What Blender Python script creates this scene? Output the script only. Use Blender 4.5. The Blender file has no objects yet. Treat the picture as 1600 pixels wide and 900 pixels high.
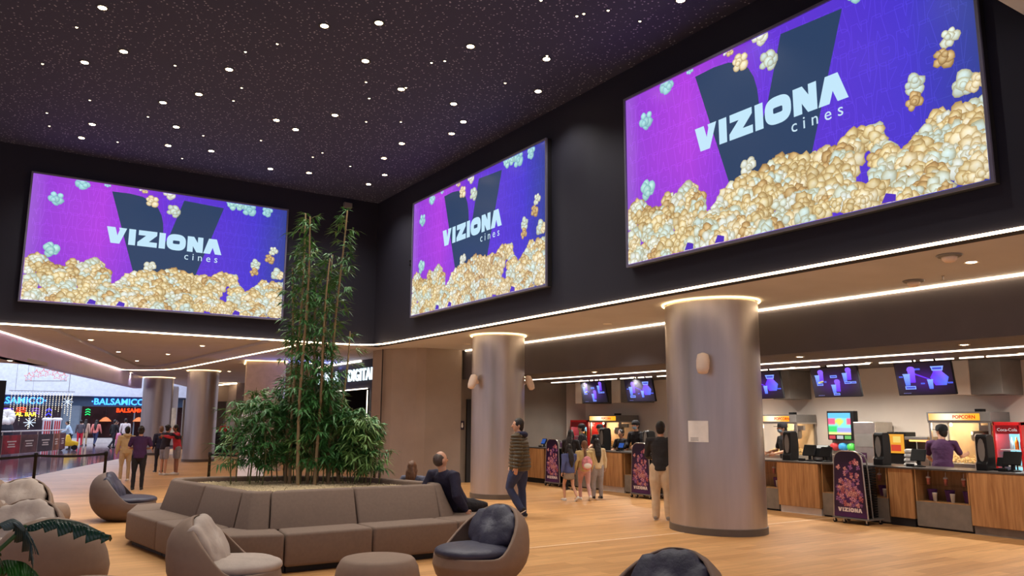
import bpy, bmesh, math, random
from mathutils import Vector, Matrix, noise
PI = math.pi
sc = bpy.context.scene
C = sc.collection

def lin(c):
    return tuple(((x/255.0)/12.92 if x <= 10.3 else ((x/255.0+0.055)/1.055)**2.4) for x in c)

# ------------------------------------------------------------------ camera
cam_d = bpy.data.cameras.new('camera'); cam = bpy.data.objects.new('camera', cam_d); C.objects.link(cam)
cam_d.sensor_width = 36.0; cam_d.lens = 1245.0/1600.0*36.0
cam_d.clip_start = 0.05; cam_d.clip_end = 300
cam.matrix_world = Matrix(((0.8353, -0.0948, -0.5415, 0), (-0.5497, -0.1338, -0.8246, 0), (0.0057, 0.9865, -0.1639, 1.68), (0, 0, 0, 1)))
sc.camera = cam
sc.view_settings.view_transform = 'Standard'
sc.view_settings.look = 'None'
sc.view_settings.exposure = 0.0
sc.view_settings.gamma = 1.0
sc.view_settings.use_curve_mapping = False

# ------------------------------------------------------------------ world
w = bpy.data.worlds.new('world'); sc.world = w; w.use_nodes = True
bgn = w.node_tree.nodes['Background']
bgn.inputs[0].default_value = (0.66, 0.60, 0.74, 1); bgn.inputs[1].default_value = 0.8

# ------------------------------------------------------------------ key light levels
SPOT_HALL = 122.0      # each bright downlight of the high ceiling
SPOT_SOFFIT = 60.0    # each downlight of the low soffits
SPOT_COUNTER = 170.0   # downlights over the counter
MALL_FILL = 2700.0     # unseen fill lamp added to brighten the mall
STRIP = 16.0

def light(name, kind, loc, energy, color=(1, .86, .68), size=0.06, spot=110, blend=.7, rot=None, parent=None, sy=None):
    d = bpy.data.lights.new(name, kind); d.energy = energy; d.color = color
    if kind == 'SPOT':
        d.spot_size = math.radians(spot); d.spot_blend = blend; d.shadow_soft_size = size
    elif kind == 'AREA':
        d.size = size
        if sy: d.shape = 'RECTANGLE'; d.size_y = sy
    else:
        d.shadow_soft_size = size
    o = bpy.data.objects.new(name, d); C.objects.link(o); o.location = loc
    if rot: o.rotation_euler = rot
    if parent: o.parent = parent
    return o
light('mall_fill_light', 'AREA', (3, 52, 7.2), MALL_FILL, (.72, .82, 1.0), 16, sy=20)  # unseen area lamp added overhead to light the mall

# ------------------------------------------------------------------ materials
def pm(name, rgb, rough=.6, metal=0.0, nz=None, bump=None, spec=None, emit=None, es=0.0, sheen=0, alpha=None, trans=None, scl=(1, 1, 1)):
    """procedural material: base colour broken up by noise, optional bump"""
    m = bpy.data.materials.new(name); m.use_nodes = True; nt = m.node_tree; b = nt.nodes['Principled BSDF']
    c = lin(rgb)
    b.inputs['Base Color'].default_value = (*c, 1); b.inputs['Roughness'].default_value = rough; b.inputs['Metallic'].default_value = metal
    if spec is not None: b.inputs['Specular IOR Level'].default_value = spec
    if sheen: b.inputs['Sheen Weight'].default_value = sheen
    tc = nt.nodes.new('ShaderNodeTexCoord'); mp = nt.nodes.new('ShaderNodeMapping'); mp.inputs['Scale'].default_value = scl
    nt.links.new(tc.outputs['Object'], mp.inputs[0])
    nz = nz or (6.0, .08)
    n = nt.nodes.new('ShaderNodeTexNoise'); n.inputs['Scale'].default_value = nz[0]; n.inputs['Detail'].default_value = 4
    nt.links.new(mp.outputs[0], n.inputs['Vector'])
    r = nt.nodes.new('ShaderNodeMapRange'); r.inputs[1].default_value = .3; r.inputs[2].default_value = .7
    r.inputs[3].default_value = 1-nz[1]; r.inputs[4].default_value = 1+nz[1]
    nt.links.new(n.outputs[0], r.inputs[0])
    mx = nt.nodes.new('ShaderNodeVectorMath'); mx.operation = 'SCALE'; mx.inputs[0].default_value = c
    nt.links.new(r.outputs[0], mx.inputs['Scale']); nt.links.new(mx.outputs[0], b.inputs['Base Color'])
    if bump:
        n2 = nt.nodes.new('ShaderNodeTexNoise'); n2.inputs['Scale'].default_value = bump[0]; n2.inputs['Detail'].default_value = 5
        nt.links.new(mp.outputs[0], n2.inputs['Vector'])
        bp = nt.nodes.new('ShaderNodeBump'); bp.inputs['Strength'].default_value = bump[1]; bp.inputs['Distance'].default_value = bump[2] if len(bump) > 2 else .01
        nt.links.new(n2.outputs[0], bp.inputs['Height']); nt.links.new(bp.outputs[0], b.inputs['Normal'])
    if emit:
        b.inputs['Emission Color'].default_value = (*lin(emit), 1); b.inputs['Emission Strength'].default_value = es
    if trans is not None:
        b.inputs['Transmission Weight'].default_value = trans; b.inputs['IOR'].default_value = 1.1
    if alpha is not None:
        b.inputs['Alpha'].default_value = alpha
    return m

def emat(name, rgb, s=1.0):
    m = bpy.data.materials.new(name); m.use_nodes = True; nt = m.node_tree
    nt.nodes.remove(nt.nodes['Principled BSDF'])
    e = nt.nodes.new('ShaderNodeEmission'); e.inputs[0].default_value = (*lin(rgb), 1); e.inputs[1].default_value = s
    nt.links.new(e.outputs[0], nt.nodes['Material Output'].inputs[0])
    return m

def colmat(name, emit=0.0, rough=.5, dirt=0.0):
    """takes the printed / displayed picture from the Col attribute of the mesh"""
    m = bpy.data.materials.new(name); m.use_nodes = True; nt = m.node_tree; b = nt.nodes['Principled BSDF']
    a = nt.nodes.new('ShaderNodeVertexColor'); a.layer_name = 'Col'
    src = a.outputs[0]
    if dirt:
        tc = nt.nodes.new('ShaderNodeTexCoord'); n = nt.nodes.new('ShaderNodeTexNoise'); n.inputs['Scale'].default_value = 22; n.inputs['Detail'].default_value = 3
        nt.links.new(tc.outputs['Object'], n.inputs['Vector'])
        r = nt.nodes.new('ShaderNodeMapRange'); r.inputs[1].default_value = .35; r.inputs[2].default_value = .65; r.inputs[3].default_value = 1-dirt; r.inputs[4].default_value = 1+dirt
        nt.links.new(n.outputs[0], r.inputs[0])
        s = nt.nodes.new('ShaderNodeVectorMath'); s.operation = 'SCALE'
        nt.links.new(src, s.inputs[0]); nt.links.new(r.outputs[0], s.inputs['Scale']); src = s.outputs[0]
    if emit:
        b.inputs['Base Color'].default_value = (.01, .01, .012, 1)
        nt.links.new(src, b.inputs['Emission Color']); b.inputs['Emission Strength'].default_value = emit
    else:
        nt.links.new(src, b.inputs['Base Color'])
    b.inputs['Roughness'].default_value = rough
    return m

def floor_mat():
    m = bpy.data.materials.new('wood_floor'); m.use_nodes = True; nt = m.node_tree; b = nt.nodes['Principled BSDF']
    tc = nt.nodes.new('ShaderNodeTexCoord')
    br = nt.nodes.new('ShaderNodeTexBrick'); br.offset = .37
    br.inputs['Scale'].default_value = 1; br.inputs['Brick Width'].default_value = 1.3; br.inputs['Row Height'].default_value = .17
    br.inputs['Mortar Size'].default_value = .0016; br.inputs['Bias'].default_value = 0
    br.inputs['Color1'].default_value = (*lin((220, 167, 108)), 1); br.inputs['Color2'].default_value = (*lin((198, 145, 90)), 1); br.inputs['Mortar'].default_value = (*lin((150, 104, 66)), 1)
    nt.links.new(tc.outputs['Object'], br.inputs['Vector'])
    mp = nt.nodes.new('ShaderNodeMapping'); mp.inputs['Scale'].default_value = (.9, 13, 1); nt.links.new(tc.outputs['Object'], mp.inputs[0])
    n = nt.nodes.new('ShaderNodeTexNoise'); n.inputs['Scale'].default_value = 1.6; n.inputs['Detail'].default_value = 7; n.inputs['Roughness'].default_value = .65
    nt.links.new(mp.outputs[0], n.inputs['Vector'])
    r = nt.nodes.new('ShaderNodeMapRange'); r.inputs[1].default_value = .3; r.inputs[2].default_value = .7; r.inputs[3].default_value = .80; r.inputs[4].default_value = 1.14
    nt.links.new(n.outputs[0], r.inputs[0])
    s = nt.nodes.new('ShaderNodeVectorMath'); s.operation = 'SCALE'
    nt.links.new(br.outputs[0], s.inputs[0]); nt.links.new(r.outputs[0], s.inputs['Scale']); nt.links.new(s.outputs[0], b.inputs['Base Color'])
    b.inputs['Roughness'].default_value = .42; b.inputs['Specular IOR Level'].default_value = .35
    return m

def ceiling_mat():
    m = bpy.data.materials.new('speckled_dark_ceiling'); m.use_nodes = True; nt = m.node_tree; b = nt.nodes['Principled BSDF']
    tc = nt.nodes.new('ShaderNodeTexCoord')
    v = nt.nodes.new('ShaderNodeTexVoronoi'); v.inputs['Scale'].default_value = 15; nt.links.new(tc.outputs['Object'], v.inputs['Vector'])
    lt = nt.nodes.new('ShaderNodeMapRange'); lt.inputs[1].default_value = .23; lt.inputs[2].default_value = .14; lt.inputs[3].default_value = 0; lt.inputs[4].default_value = 1
    nt.links.new(v.outputs['Distance'], lt.inputs[0])
    mx = nt.nodes.new('ShaderNodeMix'); mx.data_type = 'RGBA'
    mx.inputs[6].default_value = (*lin((54, 60, 94)), 1); mx.inputs[7].default_value = (*lin((170, 176, 210)), 1)
    nt.links.new(lt.outputs[0], mx.inputs[0]); nt.links.new(mx.outputs[2], b.inputs['Base Color'])
    b.inputs['Roughness'].default_value = .8
    return m

def wood_mat(name, c1, c2, vert=True, rough=.45, stretch=18):
    m = bpy.data.materials.new(name); m.use_nodes = True; nt = m.node_tree; b = nt.nodes['Principled BSDF']
    tc = nt.nodes.new('ShaderNodeTexCoord'); mp = nt.nodes.new('ShaderNodeMapping')
    mp.inputs['Scale'].default_value = (stretch, stretch, 1.2) if vert else (1.2, stretch, stretch)
    nt.links.new(tc.outputs['Object'], mp.inputs[0])
    n = nt.nodes.new('ShaderNodeTexNoise'); n.inputs['Scale'].default_value = 1.3; n.inputs['Detail'].default_value = 6; n.inputs['Distortion'].default_value = .6
    nt.links.new(mp.outputs[0], n.inputs['Vector'])
    cr = nt.nodes.new('ShaderNodeValToRGB'); cr.color_ramp.elements[0].position = .3; cr.color_ramp.elements[1].position = .72
    cr.color_ramp.elements[0].color = (*lin(c1), 1); cr.color_ramp.elements[1].color = (*lin(c2), 1)
    nt.links.new(n.outputs[0], cr.inputs[0]); nt.links.new(cr.outputs[0], b.inputs['Base Color'])
    b.inputs['Roughness'].default_value = rough
    return m

def wave_mat(name, rgb, scale=22, amt=.5, dark=.55, rough=.5):
    """quilted cloth: bands across the height of the garment"""
    m = pm(name, rgb, rough); nt = m.node_tree; b = nt.nodes['Principled BSDF']
    tc = nt.nodes.new('ShaderNodeTexCoord'); wv = nt.nodes.new('ShaderNodeTexWave'); wv.bands_direction = 'Z'; wv.inputs['Scale'].default_value = scale/6.28; wv.inputs['Distortion'].default_value = 1.2
    wv.inputs['Detail'].default_value = 1
    nt.links.new(tc.outputs['Object'], wv.inputs['Vector'])
    bp = nt.nodes.new('ShaderNodeBump'); bp.inputs['Strength'].default_value = amt; bp.inputs['Distance'].default_value = .03
    nt.links.new(wv.outputs[1], bp.inputs['Height']); nt.links.new(bp.outputs[0], b.inputs['Normal'])
    return m

M = {}
M['floor'] = floor_mat(); M['ceil'] = ceiling_mat()
M['darkwall'] = pm('dark_wall_paint', (23, 23, 40), .75, nz=(3, .06), bump=(90, .1))  # blue tint carries the screens' light in the wall colour
M['soffit'] = pm('tan_soffit_plaster', (196, 199, 212), .85, nz=(1.5, .04))
M['fascia'] = pm('violet_lit_fascia', (192, 178, 236), .38, nz=(1.2, .05))  # the screens' violet light is put into this lavender colour
M['bulkhead'] = pm('brown_bulkhead_paint', (84, 80, 86), .7, nz=(2, .06))
M['undersof'] = pm('dark_counter_ceiling', (100, 94, 90), .8)
M['taupe'] = pm('taupe_wall_panel', (146, 130, 120), .7, nz=(2.5, .05), bump=(60, .08))
M['greywall'] = pm('grey_wall_plaster', (122, 112, 102), .75, nz=(2, .08), bump=(40, .1))
M['white'] = pm('white_wall_paint', (226, 212, 198), .75, nz=(2, .03))
M['whitetrim'] = pm('white_enamel', (225, 220, 214), .35)
M['mallwhite'] = pm('mall_white_plaster', (225, 232, 245), .6)
M['mallgrey'] = pm('mall_grey_cladding', (120, 136, 150), .5)
M['malltile'] = pm('polished_mall_tile', (120, 92, 102), .08, nz=(.8, .25), spec=.8, bump=(1.2, .25, .02))
M['dark'] = pm('near_black_paint', (24, 22, 25), .6)
M['skirting'] = pm('bronze_skirting', (92, 82, 74), .45)
M['joint'] = pm('pale_floor_joint', (246, 214, 176), .5)
M['steelcol'] = pm('brushed_steel_cladding', (184, 176, 172), .36, metal=.82, nz=(9, .05), bump=(4, .05), scl=(1, 1, .12))
M['strip'] = emat('warm_led_strip', (255, 222, 178), STRIP)
M['ring'] = emat('warm_led_ring', (255, 208, 140), 6)
M['coolstrip'] = emat('white_led_strip', (255, 236, 215), 5)
M['lamp'] = emat('warm_lamp_lens', (255, 226, 180), 25)
M['star'] = emat('small_star_lens', (255, 236, 190), 9)
M['trimring'] = pm('white_lamp_trim', (235, 230, 222), .4)
M['dtrim'] = pm('black_lamp_trim', (40, 38, 42), .5)
M['screen'] = colmat('led_wall_picture', emit=1.0, rough=.25)
M['monitor'] = colmat('menu_monitor_picture', emit=1.3, rough=.4)
M['print'] = colmat('printed_poster', rough=.35)
M['blackplastic'] = pm('black_plastic', (18, 17, 19), .5, spec=.3)
M['greyplastic'] = pm('grey_plastic', (120, 116, 112), .45)
M['steel'] = pm('stainless_steel', (190, 184, 176), .3, metal=.9, nz=(12, .06))
M['sofa'] = pm('taupe_bench_fabric', (124, 104, 90), .9, nz=(30, .06), bump=(420, .25, .004))
M['sofashade'] = pm('shaded_bench_fabric', (98, 88, 86), .9, nz=(30, .06), bump=(420, .25, .004))  # bench fabric darkened for its shaded side; not used
M['shell'] = pm('taupe_moulded_shell', (140, 116, 98), .75, nz=(14, .05), bump=(260, .15, .003))
M['shelldark'] = pm('dark_moulded_shell', (112, 94, 86), .75, nz=(14, .05), bump=(260, .15, .003))
M['cushlight'] = pm('pale_grey_cushion_fabric', (180, 164, 152), .85, nz=(8, .06), bump=(9, .35, .03))
M['cushnavy'] = pm('navy_cushion_fabric', (52, 50, 68), .5, nz=(8, .1), bump=(9, .45, .03))
M['gravel'] = pm('cream_gravel', (205, 184, 146), .85, nz=(50, .25))
M['soil'] = pm('gravel_bed', (150, 128, 98), .9, nz=(60, .35), bump=(80, 1.0, .02))
M['stem'] = pm('bamboo_cane', (166, 138, 98), .6, nz=(18, .2), scl=(1, 1, .3))
M['stemg'] = pm('green_bamboo_cane', (110, 112, 62), .6, nz=(18, .2), scl=(1, 1, .3))
M['leaf'] = pm('bamboo_leaf', (70, 128, 62), .45, nz=(3, .3))
M['leaf2'] = pm('pale_bamboo_leaf', (120, 158, 84), .5, nz=(3, .3))
M['bigleaf'] = pm('glossy_dark_leaf', (34, 70, 52), .25, nz=(9, .3))
M['counterwood'] = wood_mat('oak_counter_panel', (156, 106, 60), (204, 154, 100))
M['nichewood'] = wood_mat('oak_niche_lining', (156, 114, 70), (196, 148, 96))
M['concrete'] = pm('grey_concrete_panel', (132, 122, 110), .7, nz=(7, .12), bump=(20, .1))
M['worktop'] = pm('dark_worktop', (78, 72, 68), .35)
M['glass'] = pm('clear_glass', (16, 18, 18), .04, alpha=.06, spec=.5)
M['red'] = pm('red_enamel', (190, 30, 32), .35)
M['paper'] = pm('white_paper', (238, 234, 228), .8)
M['yellow'] = pm('yellow_plastic', (235, 190, 40), .4)
M['speaker'] = pm('cream_plastic', (225, 205, 190), .5)
M['kiosk'] = pm('pale_kiosk_laminate', (215, 212, 222), .5)
M['skin'] = pm('skin', (206, 156, 128), .55, nz=(20, .05))
M['skin2'] = pm('tan_skin', (160, 112, 86), .55, nz=(20, .05))
M['hairdark'] = pm('dark_hair', (28, 22, 20), .45, nz=(60, .3), bump=(120, .5), scl=(1, 1, .15))
M['hairbrown'] = pm('brown_hair', (116, 80, 56), .45, nz=(60, .3), bump=(120, .5), scl=(1, 1, .15))
M['hairgrey'] = pm('greying_hair', (74, 58, 50), .5, nz=(90, .3), bump=(120, .5))
def cloth(n, c, r=.85, b=(14, .5, .03)):
    k = 'c_'+n
    if k not in M: M[k] = pm(n+'_cloth', c, r, nz=(9, .08), bump=b)
    return M[k]

# ------------------------------------------------------------------ mesh building
class MB:
    def __init__(s): s.v = []; s.f = []; s.mi = []; s.col = []; s.cur = 0; s.c = None
    def add(s, vs, fs, col=None):
        o = len(s.v); s.v += [tuple(v) for v in vs]
        for f in fs: s.f.append(tuple(i+o for i in f)); s.mi.append(s.cur)
        c = col or s.c or (1, 1, 1)
        if isinstance(c, list): s.col += c
        else: s.col += [c]*len(vs)
        return o
    def box(s, x0, x1, y0, y1, z0, z1):
        s.add([(x0, y0, z0), (x1, y0, z0), (x1, y1, z0), (x0, y1, z0), (x0, y0, z1), (x1, y0, z1), (x1, y1, z1), (x0, y1, z1)],
              [(0, 3, 2, 1), (4, 5, 6, 7), (0, 1, 5, 4), (1, 2, 6, 5), (2, 3, 7, 6), (3, 0, 4, 7)])
        return s
    def prism(s, poly, z0, z1, poly2=None):
        n = len(poly); p2 = poly2 or poly
        a = sum(poly[i][0]*poly[(i+1) % n][1]-poly[(i+1) % n][0]*poly[i][1] for i in range(n))
        if a < 0: poly = poly[::-1]; p2 = p2[::-1]
        s.add([(x, y, z0) for x, y in poly]+[(x, y, z1) for x, y in p2],
              [tuple(range(n-1, -1, -1)), tuple(range(n, 2*n))]+[(i, (i+1) % n, n+(i+1) % n, n+i) for i in range(n)])
        return s
    def prof(s, poly, y0, y1):
        """outline in x,z pulled along y"""
        n = len(poly); a = sum(poly[i][0]*poly[(i+1) % n][1]-poly[(i+1) % n][0]*poly[i][1] for i in range(n))
        if a < 0: poly = poly[::-1]
        s.add([(x, y0, z) for x, z in poly]+[(x, y1, z) for x, z in poly],
              [tuple(range(n)), tuple(range(2*n-1, n-1, -1))]+[((i+1) % n, i, n+i, n+(i+1) % n) for i in range(n)])
        return s
    def lathe(s, pr, cx=0, cy=0, n=24, cap=True, ry=1.0):
        vs = []; fs = []
        for r, z in pr:
            for k in range(n):
                a = 2*PI*k/n; vs.append((cx+r*math.cos(a), cy+r*ry*math.sin(a), z))
        for i in range(len(pr)-1):
            for k in range(n):
                fs.append((i*n+k, i*n+(k+1) % n, (i+1)*n+(k+1) % n, (i+1)*n+k))
        if cap:
            fs.append(tuple(range(n-1, -1, -1))); fs.append(tuple((len(pr)-1)*n+k for k in range(n)))
        s.add(vs, fs); return s
    def tube(s, pts, rad, n=8, side=None, caps=True, ck=1.0):
        """pts list, rad: number, list of numbers or list of (rx, ry)"""
        pts = [Vector(p) for p in pts]; m = len(pts)
        if not isinstance(rad, (list, tuple)): rad = [rad]*m
        rad = [(r, r) if not isinstance(r, (list, tuple)) else r for r in rad]
        T = [(pts[min(i+1, m-1)]-pts[max(i-1, 0)]).normalized() for i in range(m)]
        if side is None:
            side = Vector((1, 0, 0)) if abs(T[0].x) < .8 else Vector((0, 1, 0))
        side = Vector(side); P = []; R = []; F = []
        def ring(p, t, r):
            nonlocal side
            u = side-t*side.dot(t)
            if u.length < 1e-4: u = t.orthogonal()
            u.normalize(); side = u; v = t.cross(u)
            return [p+u*(r[0]*math.cos(2*PI*k/n))+v*(r[1]*math.sin(2*PI*k/n)) for k in range(n)]
        rings = []
        if caps:
            for q in (.98, .7, .35):
                e = math.sqrt(1-q*q); rr = rad[0]; mm = min(rr); rings.append(ring(pts[0]-T[0]*mm*q*ck, T[0], (rr[0]*e, rr[1]*e)))
        for i in range(m): rings.append(ring(pts[i], T[i], rad[i]))
        if caps:
            for q in (.35, .7, .98):
                e = math.sqrt(1-q*q); rr = rad[-1]; mm = min(rr); rings.append(ring(pts[-1]+T[-1]*mm*q*ck, T[-1], (rr[0]*e, rr[1]*e)))
        vs = [p for r in rings for p in r]; L = len(rings)
        fs = [(i*n+k, i*n+(k+1) % n, (i+1)*n+(k+1) % n, (i+1)*n+k) for i in range(L-1) for k in range(n)]
        fs.append(tuple(range(n-1, -1, -1))); fs.append(tuple((L-1)*n+k for k in range(n)))
        s.add(vs, fs); return s
    def ell(s, c, r, n=16, m=10, rot=None):
        vs = [];
        for i in range(m+1):
            a = -PI/2+PI*i/m; a = max(min(a, PI/2-.02), -PI/2+.02)
            for k in range(n):
                b = 2*PI*k/n; p = Vector((r[0]*math.cos(a)*math.cos(b), r[1]*math.cos(a)*math.sin(b), r[2]*math.sin(a)))
                if rot: p = rot @ p
                vs.append(p+Vector(c))
        fs = [(i*n+k, i*n+(k+1) % n, (i+1)*n+(k+1) % n, (i+1)*n+k) for i in range(m) for k in range(n)]
        fs.append(tuple(range(n-1, -1, -1))); fs.append(tuple(m*n+k for k in range(n)))
        s.add(vs, fs); return s
    def xform(s, M4, start=0):
        s.v[start:] = [tuple(M4 @ Vector(p)) for p in s.v[start:]]; return s
    def mesh(s, name, mats, smooth=False):
        me = bpy.data.meshes.new(name); me.from_pydata(s.v, [], s.f)
        if not isinstance(mats, (list, tuple)): mats = [mats]
        for m in mats: me.materials.append(m)
        if len(mats) > 1: me.polygons.foreach_set('material_index', s.mi)
        if any(c != (1, 1, 1) for c in s.col):
            a = me.color_attributes.new('Col', 'FLOAT_COLOR', 'POINT')
            fl = []
            for c in s.col: fl += [c[0], c[1], c[2], 1.0]
            a.data.foreach_set('color', fl)
        if smooth: me.polygons.foreach_set('use_smooth', [True]*len(me.polygons))
        me.update(); return me

def obj(name, mb, mat, parent=None, smooth=False, bevel=0, seg=2, auto=None):
    me = mb.mesh(name, mat, smooth) if isinstance(mb, MB) else mb
    o = bpy.data.objects.new(name, me); C.objects.link(o)
    if parent: o.parent = parent
    if bevel:
        b = o.modifiers.new('bevel', 'BEVEL'); b.width = bevel; b.segments = seg; b.limit_method = 'ANGLE'; b.angle_limit = math.radians(40)
        b.harden_normals = False
    return o
def tag(o, label, cat, group=None, kind=None):
    if label: o['label'] = label
    if cat: o['category'] = cat
    if group: o['group'] = group
    if kind: o['kind'] = kind
    return o
def thing(name, label, cat, loc=(0, 0, 0), rz=0, group=None):
    o = bpy.data.objects.new(name, None); C.objects.link(o); o.empty_display_size = .1
    o.location = loc; o.rotation_euler = (0, 0, rz)
    return tag(o, label, cat, group)
def struct(name, mb, mat, **k):
    o = obj(name, mb, mat, **k); o['kind'] = 'structure'; return o
def dup(root, loc=None, rz=None, label=None, group=None, scale=None, rot=None):
    def cp(o, par):
        c = o.copy(); C.objects.link(c)
        if par: c.parent = par
        for ch in [x for x in o.children]: cp(ch, c)
        return c
    r = cp(root, None)
    if loc is not None: r.location = loc
    if rz is not None: r.rotation_euler = (0, 0, rz)
    if rot is not None: r.rotation_euler = rot
    if label: r['label'] = label
    if group: r['group'] = group
    if scale: r.scale = (scale,)*3
    return r
def evalmesh(mb, name, mat, voxel=None, smooth=2, disp=None):
    me = mb.mesh(name, mat); o = bpy.data.objects.new('tmp', me); C.objects.link(o)
    if voxel:
        r = o.modifiers.new('r', 'REMESH'); r.mode = 'VOXEL'; r.voxel_size = voxel
        if smooth:
            sm = o.modifiers.new('s', 'SMOOTH'); sm.factor = .5; sm.iterations = smooth
    dg = bpy.context.evaluated_depsgraph_get(); ev = o.evaluated_get(dg)
    m2 = bpy.data.meshes.new_from_object(ev); m2.name = name
    if not m2.materials: m2.materials.append(mat)
    bpy.data.objects.remove(o); bpy.data.meshes.remove(me)
    if disp:
        for v in m2.vertices:
            k = noise.noise(v.co*disp[0])*disp[1] if len(disp) < 3 else (abs(math.sin(v.co.z*disp[0]+noise.noise(v.co*4)*1.2))-.5)*disp[1]
            v.co += v.normal*k
    m2.polygons.foreach_set('use_smooth', [True]*len(m2.polygons))
    return m2
def textmesh(name, s, size, mat, parent=None, ext=.01, mtx=None, space=1.0, bold=0.0, align='LEFT'):
    cu = bpy.data.curves.new('t', 'FONT'); cu.body = s; cu.size = size; cu.extrude = ext; cu.space_character = space; cu.offset = bold; cu.align_x = align
    cu.resolution_u = 3
    o = bpy.data.objects.new('t', cu); C.objects.link(o)
    dg = bpy.context.evaluated_depsgraph_get(); me = bpy.data.meshes.new_from_object(o.evaluated_get(dg)); me.name = name
    bpy.data.objects.remove(o)
    me.transform(Matrix.Rotation(PI/2, 4, 'X'))
    if mtx: me.transform(mtx)
    me.materials.clear(); me.materials.append(mat)
    o = bpy.data.objects.new(name, me); C.objects.link(o)
    if parent: o.parent = parent
    return o
def strip_along(mb, pts, r=.016, n=6): mb.tube(pts, r, n, caps=False); return mb

# ================================================================== THE SETTING
HC = 7.49; H1 = 3.6; XW = 8.5; YW = 19.6
# wooden floor up to the slanted edge of the mall's tiles
struct('floor', MB().prism([(-14, -6), (18, -6), (18, 70), (14.5, 62.5), (5.35, 38.5), (1.59, 28.0), (-1.2, 20.0), (-14, 20)], -.1, 0), M['floor'])
struct('floor_mall', MB().prism([(-14, 20.0), (-1.2, 20.0), (1.59, 28.0), (5.35, 38.5), (14.5, 62.5), (16, 75), (-30, 75), (-30, 20)], -.12, -.004), M['malltile'])
struct('trim_1', MB().box(5.2, 12.85, 9.09, 9.13, 0, .003), M['joint'])
# high hall
struct('ceiling', MB().box(-14, XW+.1, -6, YW+.1, HC, HC+.15), M['ceil'])
struct('wall_right', MB().box(XW, XW+.25, -6, YW, H1-.003, HC), M['darkwall'])
struct('wall_back', MB().box(-14, XW+.25, YW, YW+.25, H1-.003, HC), M['darkwall'])
struct('trim_2', MB().box(2.0, XW, -6, 3.3, 5.6, 5.9), M['soffit'])
# soffits at the lower level
A0 = (-.33, 19.606); A1 = (4.5, 35.2)
outer = [(4.5, 35.2), (4.9, 35.35), (5.3, 35.06), (5.75, 34.55), (6.07, 33.9), (6.25, 32.9), (6.37, 31.3), (6.8, 19.606)]
inner = [(.95, 19.606), (4.75, 33.0), (5.05, 33.35), (5.35, 33.1), (5.5, 32.3), (5.95, 19.606)]
struct('ceiling_soffit', MB().prism([(XW+.006, -6), (11.10, -6), (11.10, 19.606), (XW+.006, 19.606)], H1-.002, H1+.2), M['soffit'])
struct('ceiling_far', MB().prism([(6.8, 19.606), (16, 19.606), (16, 60), (13.3, 60), (6.1, 40.5)]+outer[:-1], H1-.002, H1+.2), M['soffit'])
struct('ceiling_band', MB().prism([A0]+outer+inner[::-1], H1-.002, H1+.2), M['soffit'])
struct('ceiling_recess', MB().prism(inner, H1+.07, H1+.2), M['soffit'])
struct('trim_3', MB().prism([A0, (6.1, 40.5), (6.0, 40.9), (5.8, 40.9), (-.6, 19.6)], 3.05, H1+.1), M['fascia'])
struct('ceiling_mall_edge', MB().prism([(-.45, 19.6), (1.38, 25.0), (.55, 24.2), (-.2, 23.85), (-2.5, 23.0), (-5, 19.6)], 3.05, 3.15), M['soffit'])
# counter zone
struct('wall_bulkhead', MB().box(11.1, 11.35, -6, 19.4, 2.8, H1+.2), M['bulkhead'])
struct('ceiling_counter', MB().box(11.12, 15.6, -6, 19.5, 2.801, 2.95), M['undersof'])
struct('wall_counter', MB().box(15.5, 15.7, -6, 19.6, 0, 2.8), M['white'])
struct('wall_end_grey', MB().box(10.97, 14.73, 19.4, 19.6, 0, H1), M['greywall'])
struct('wall_end_white', MB().box(14.73, 15.6, 19.45, 19.6, 0, 2.8), M['white'])
blk = [(9.6, 21.25), (9.09, 20.97), (9.13, 20.45), (9.25, 20.03), (9.45, 19.66), (9.66, 19.36), (9.88, 19.22), (10.97, 19.22), (10.97, 21.25)]
struct('wall_block', MB().prism(blk, 0, H1), M['taupe'])
struct('trim_4', MB().prism([(9.075, 20.30), (9.1, 20.30), (9.12, 20.34), (9.085, 20.34)], .0, H1), M['dark'])
d = struct('door_1', MB().box(11.24, 11.9, 19.34, 19.41, 0, 2.25), M['dark'])
# far walls behind the planting and columns
struct('wall_shop', MB().box(10.24, 10.6, 23.8, 29.2, 2.66, H1), M['darkwall'])
struct('wall_shop_side', MB().box(10.24, 10.6, 29.2, 34, 0, H1), M['taupe'])
struct('wall_shop_near', MB().box(10.24, 10.6, 21.25, 23.8, 0, H1), M['darkwall'])
struct('wall_shop_inner', MB().box(13.5, 13.7, 23.5, 29.5, 0, H1), pm('dim_shop_wall', (44, 38, 52)))
struct('wall_shop_far', MB().box(10.6, 13.6, 29.4, 29.6, 0, H1), M['darkwall'])
struct('wall_shop_end', MB().box(10.6, 13.6, 21.3, 21.5, 0, H1), M['darkwall'])
struct('wall_far', MB().box(9.3, 16, 46, 46.3, 2.62, H1), M['taupe'])
struct('wall_far_recess', MB().box(9.3, 16, 47.2, 47.4, 0, 2.7), M['greywall'])
struct('wall_far_side', MB().box(11.35, 16, 44.2, 46.2, 0, H1), M['taupe'])
struct('wall_far_left', MB().box(9.2, 9.9, 52, 52.4, 0, H1), M['darkwall'])
struct('trim_5', MB().box(-.2, .66, 34.4, 34.8, 0, 3.0), M['dark'])
# mall across
struct('wall_mall', MB().box(-12, 16, 62.3, 62.6, 0, 3.15), M['mallgrey'])
struct('ceiling_mall', MB().box(-14, 18, 42, 62.6, 8.3, 8.5), M['mallwhite'])
struct('wall_mall_upper', MB().box(-14, 18, 61.4, 62.6, 3.15, 8.5), M['mallwhite'])
struct('baseboard_mall', MB().box(-12, 16, 61.8, 62.32, 0, .32), M['whitetrim'])

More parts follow.
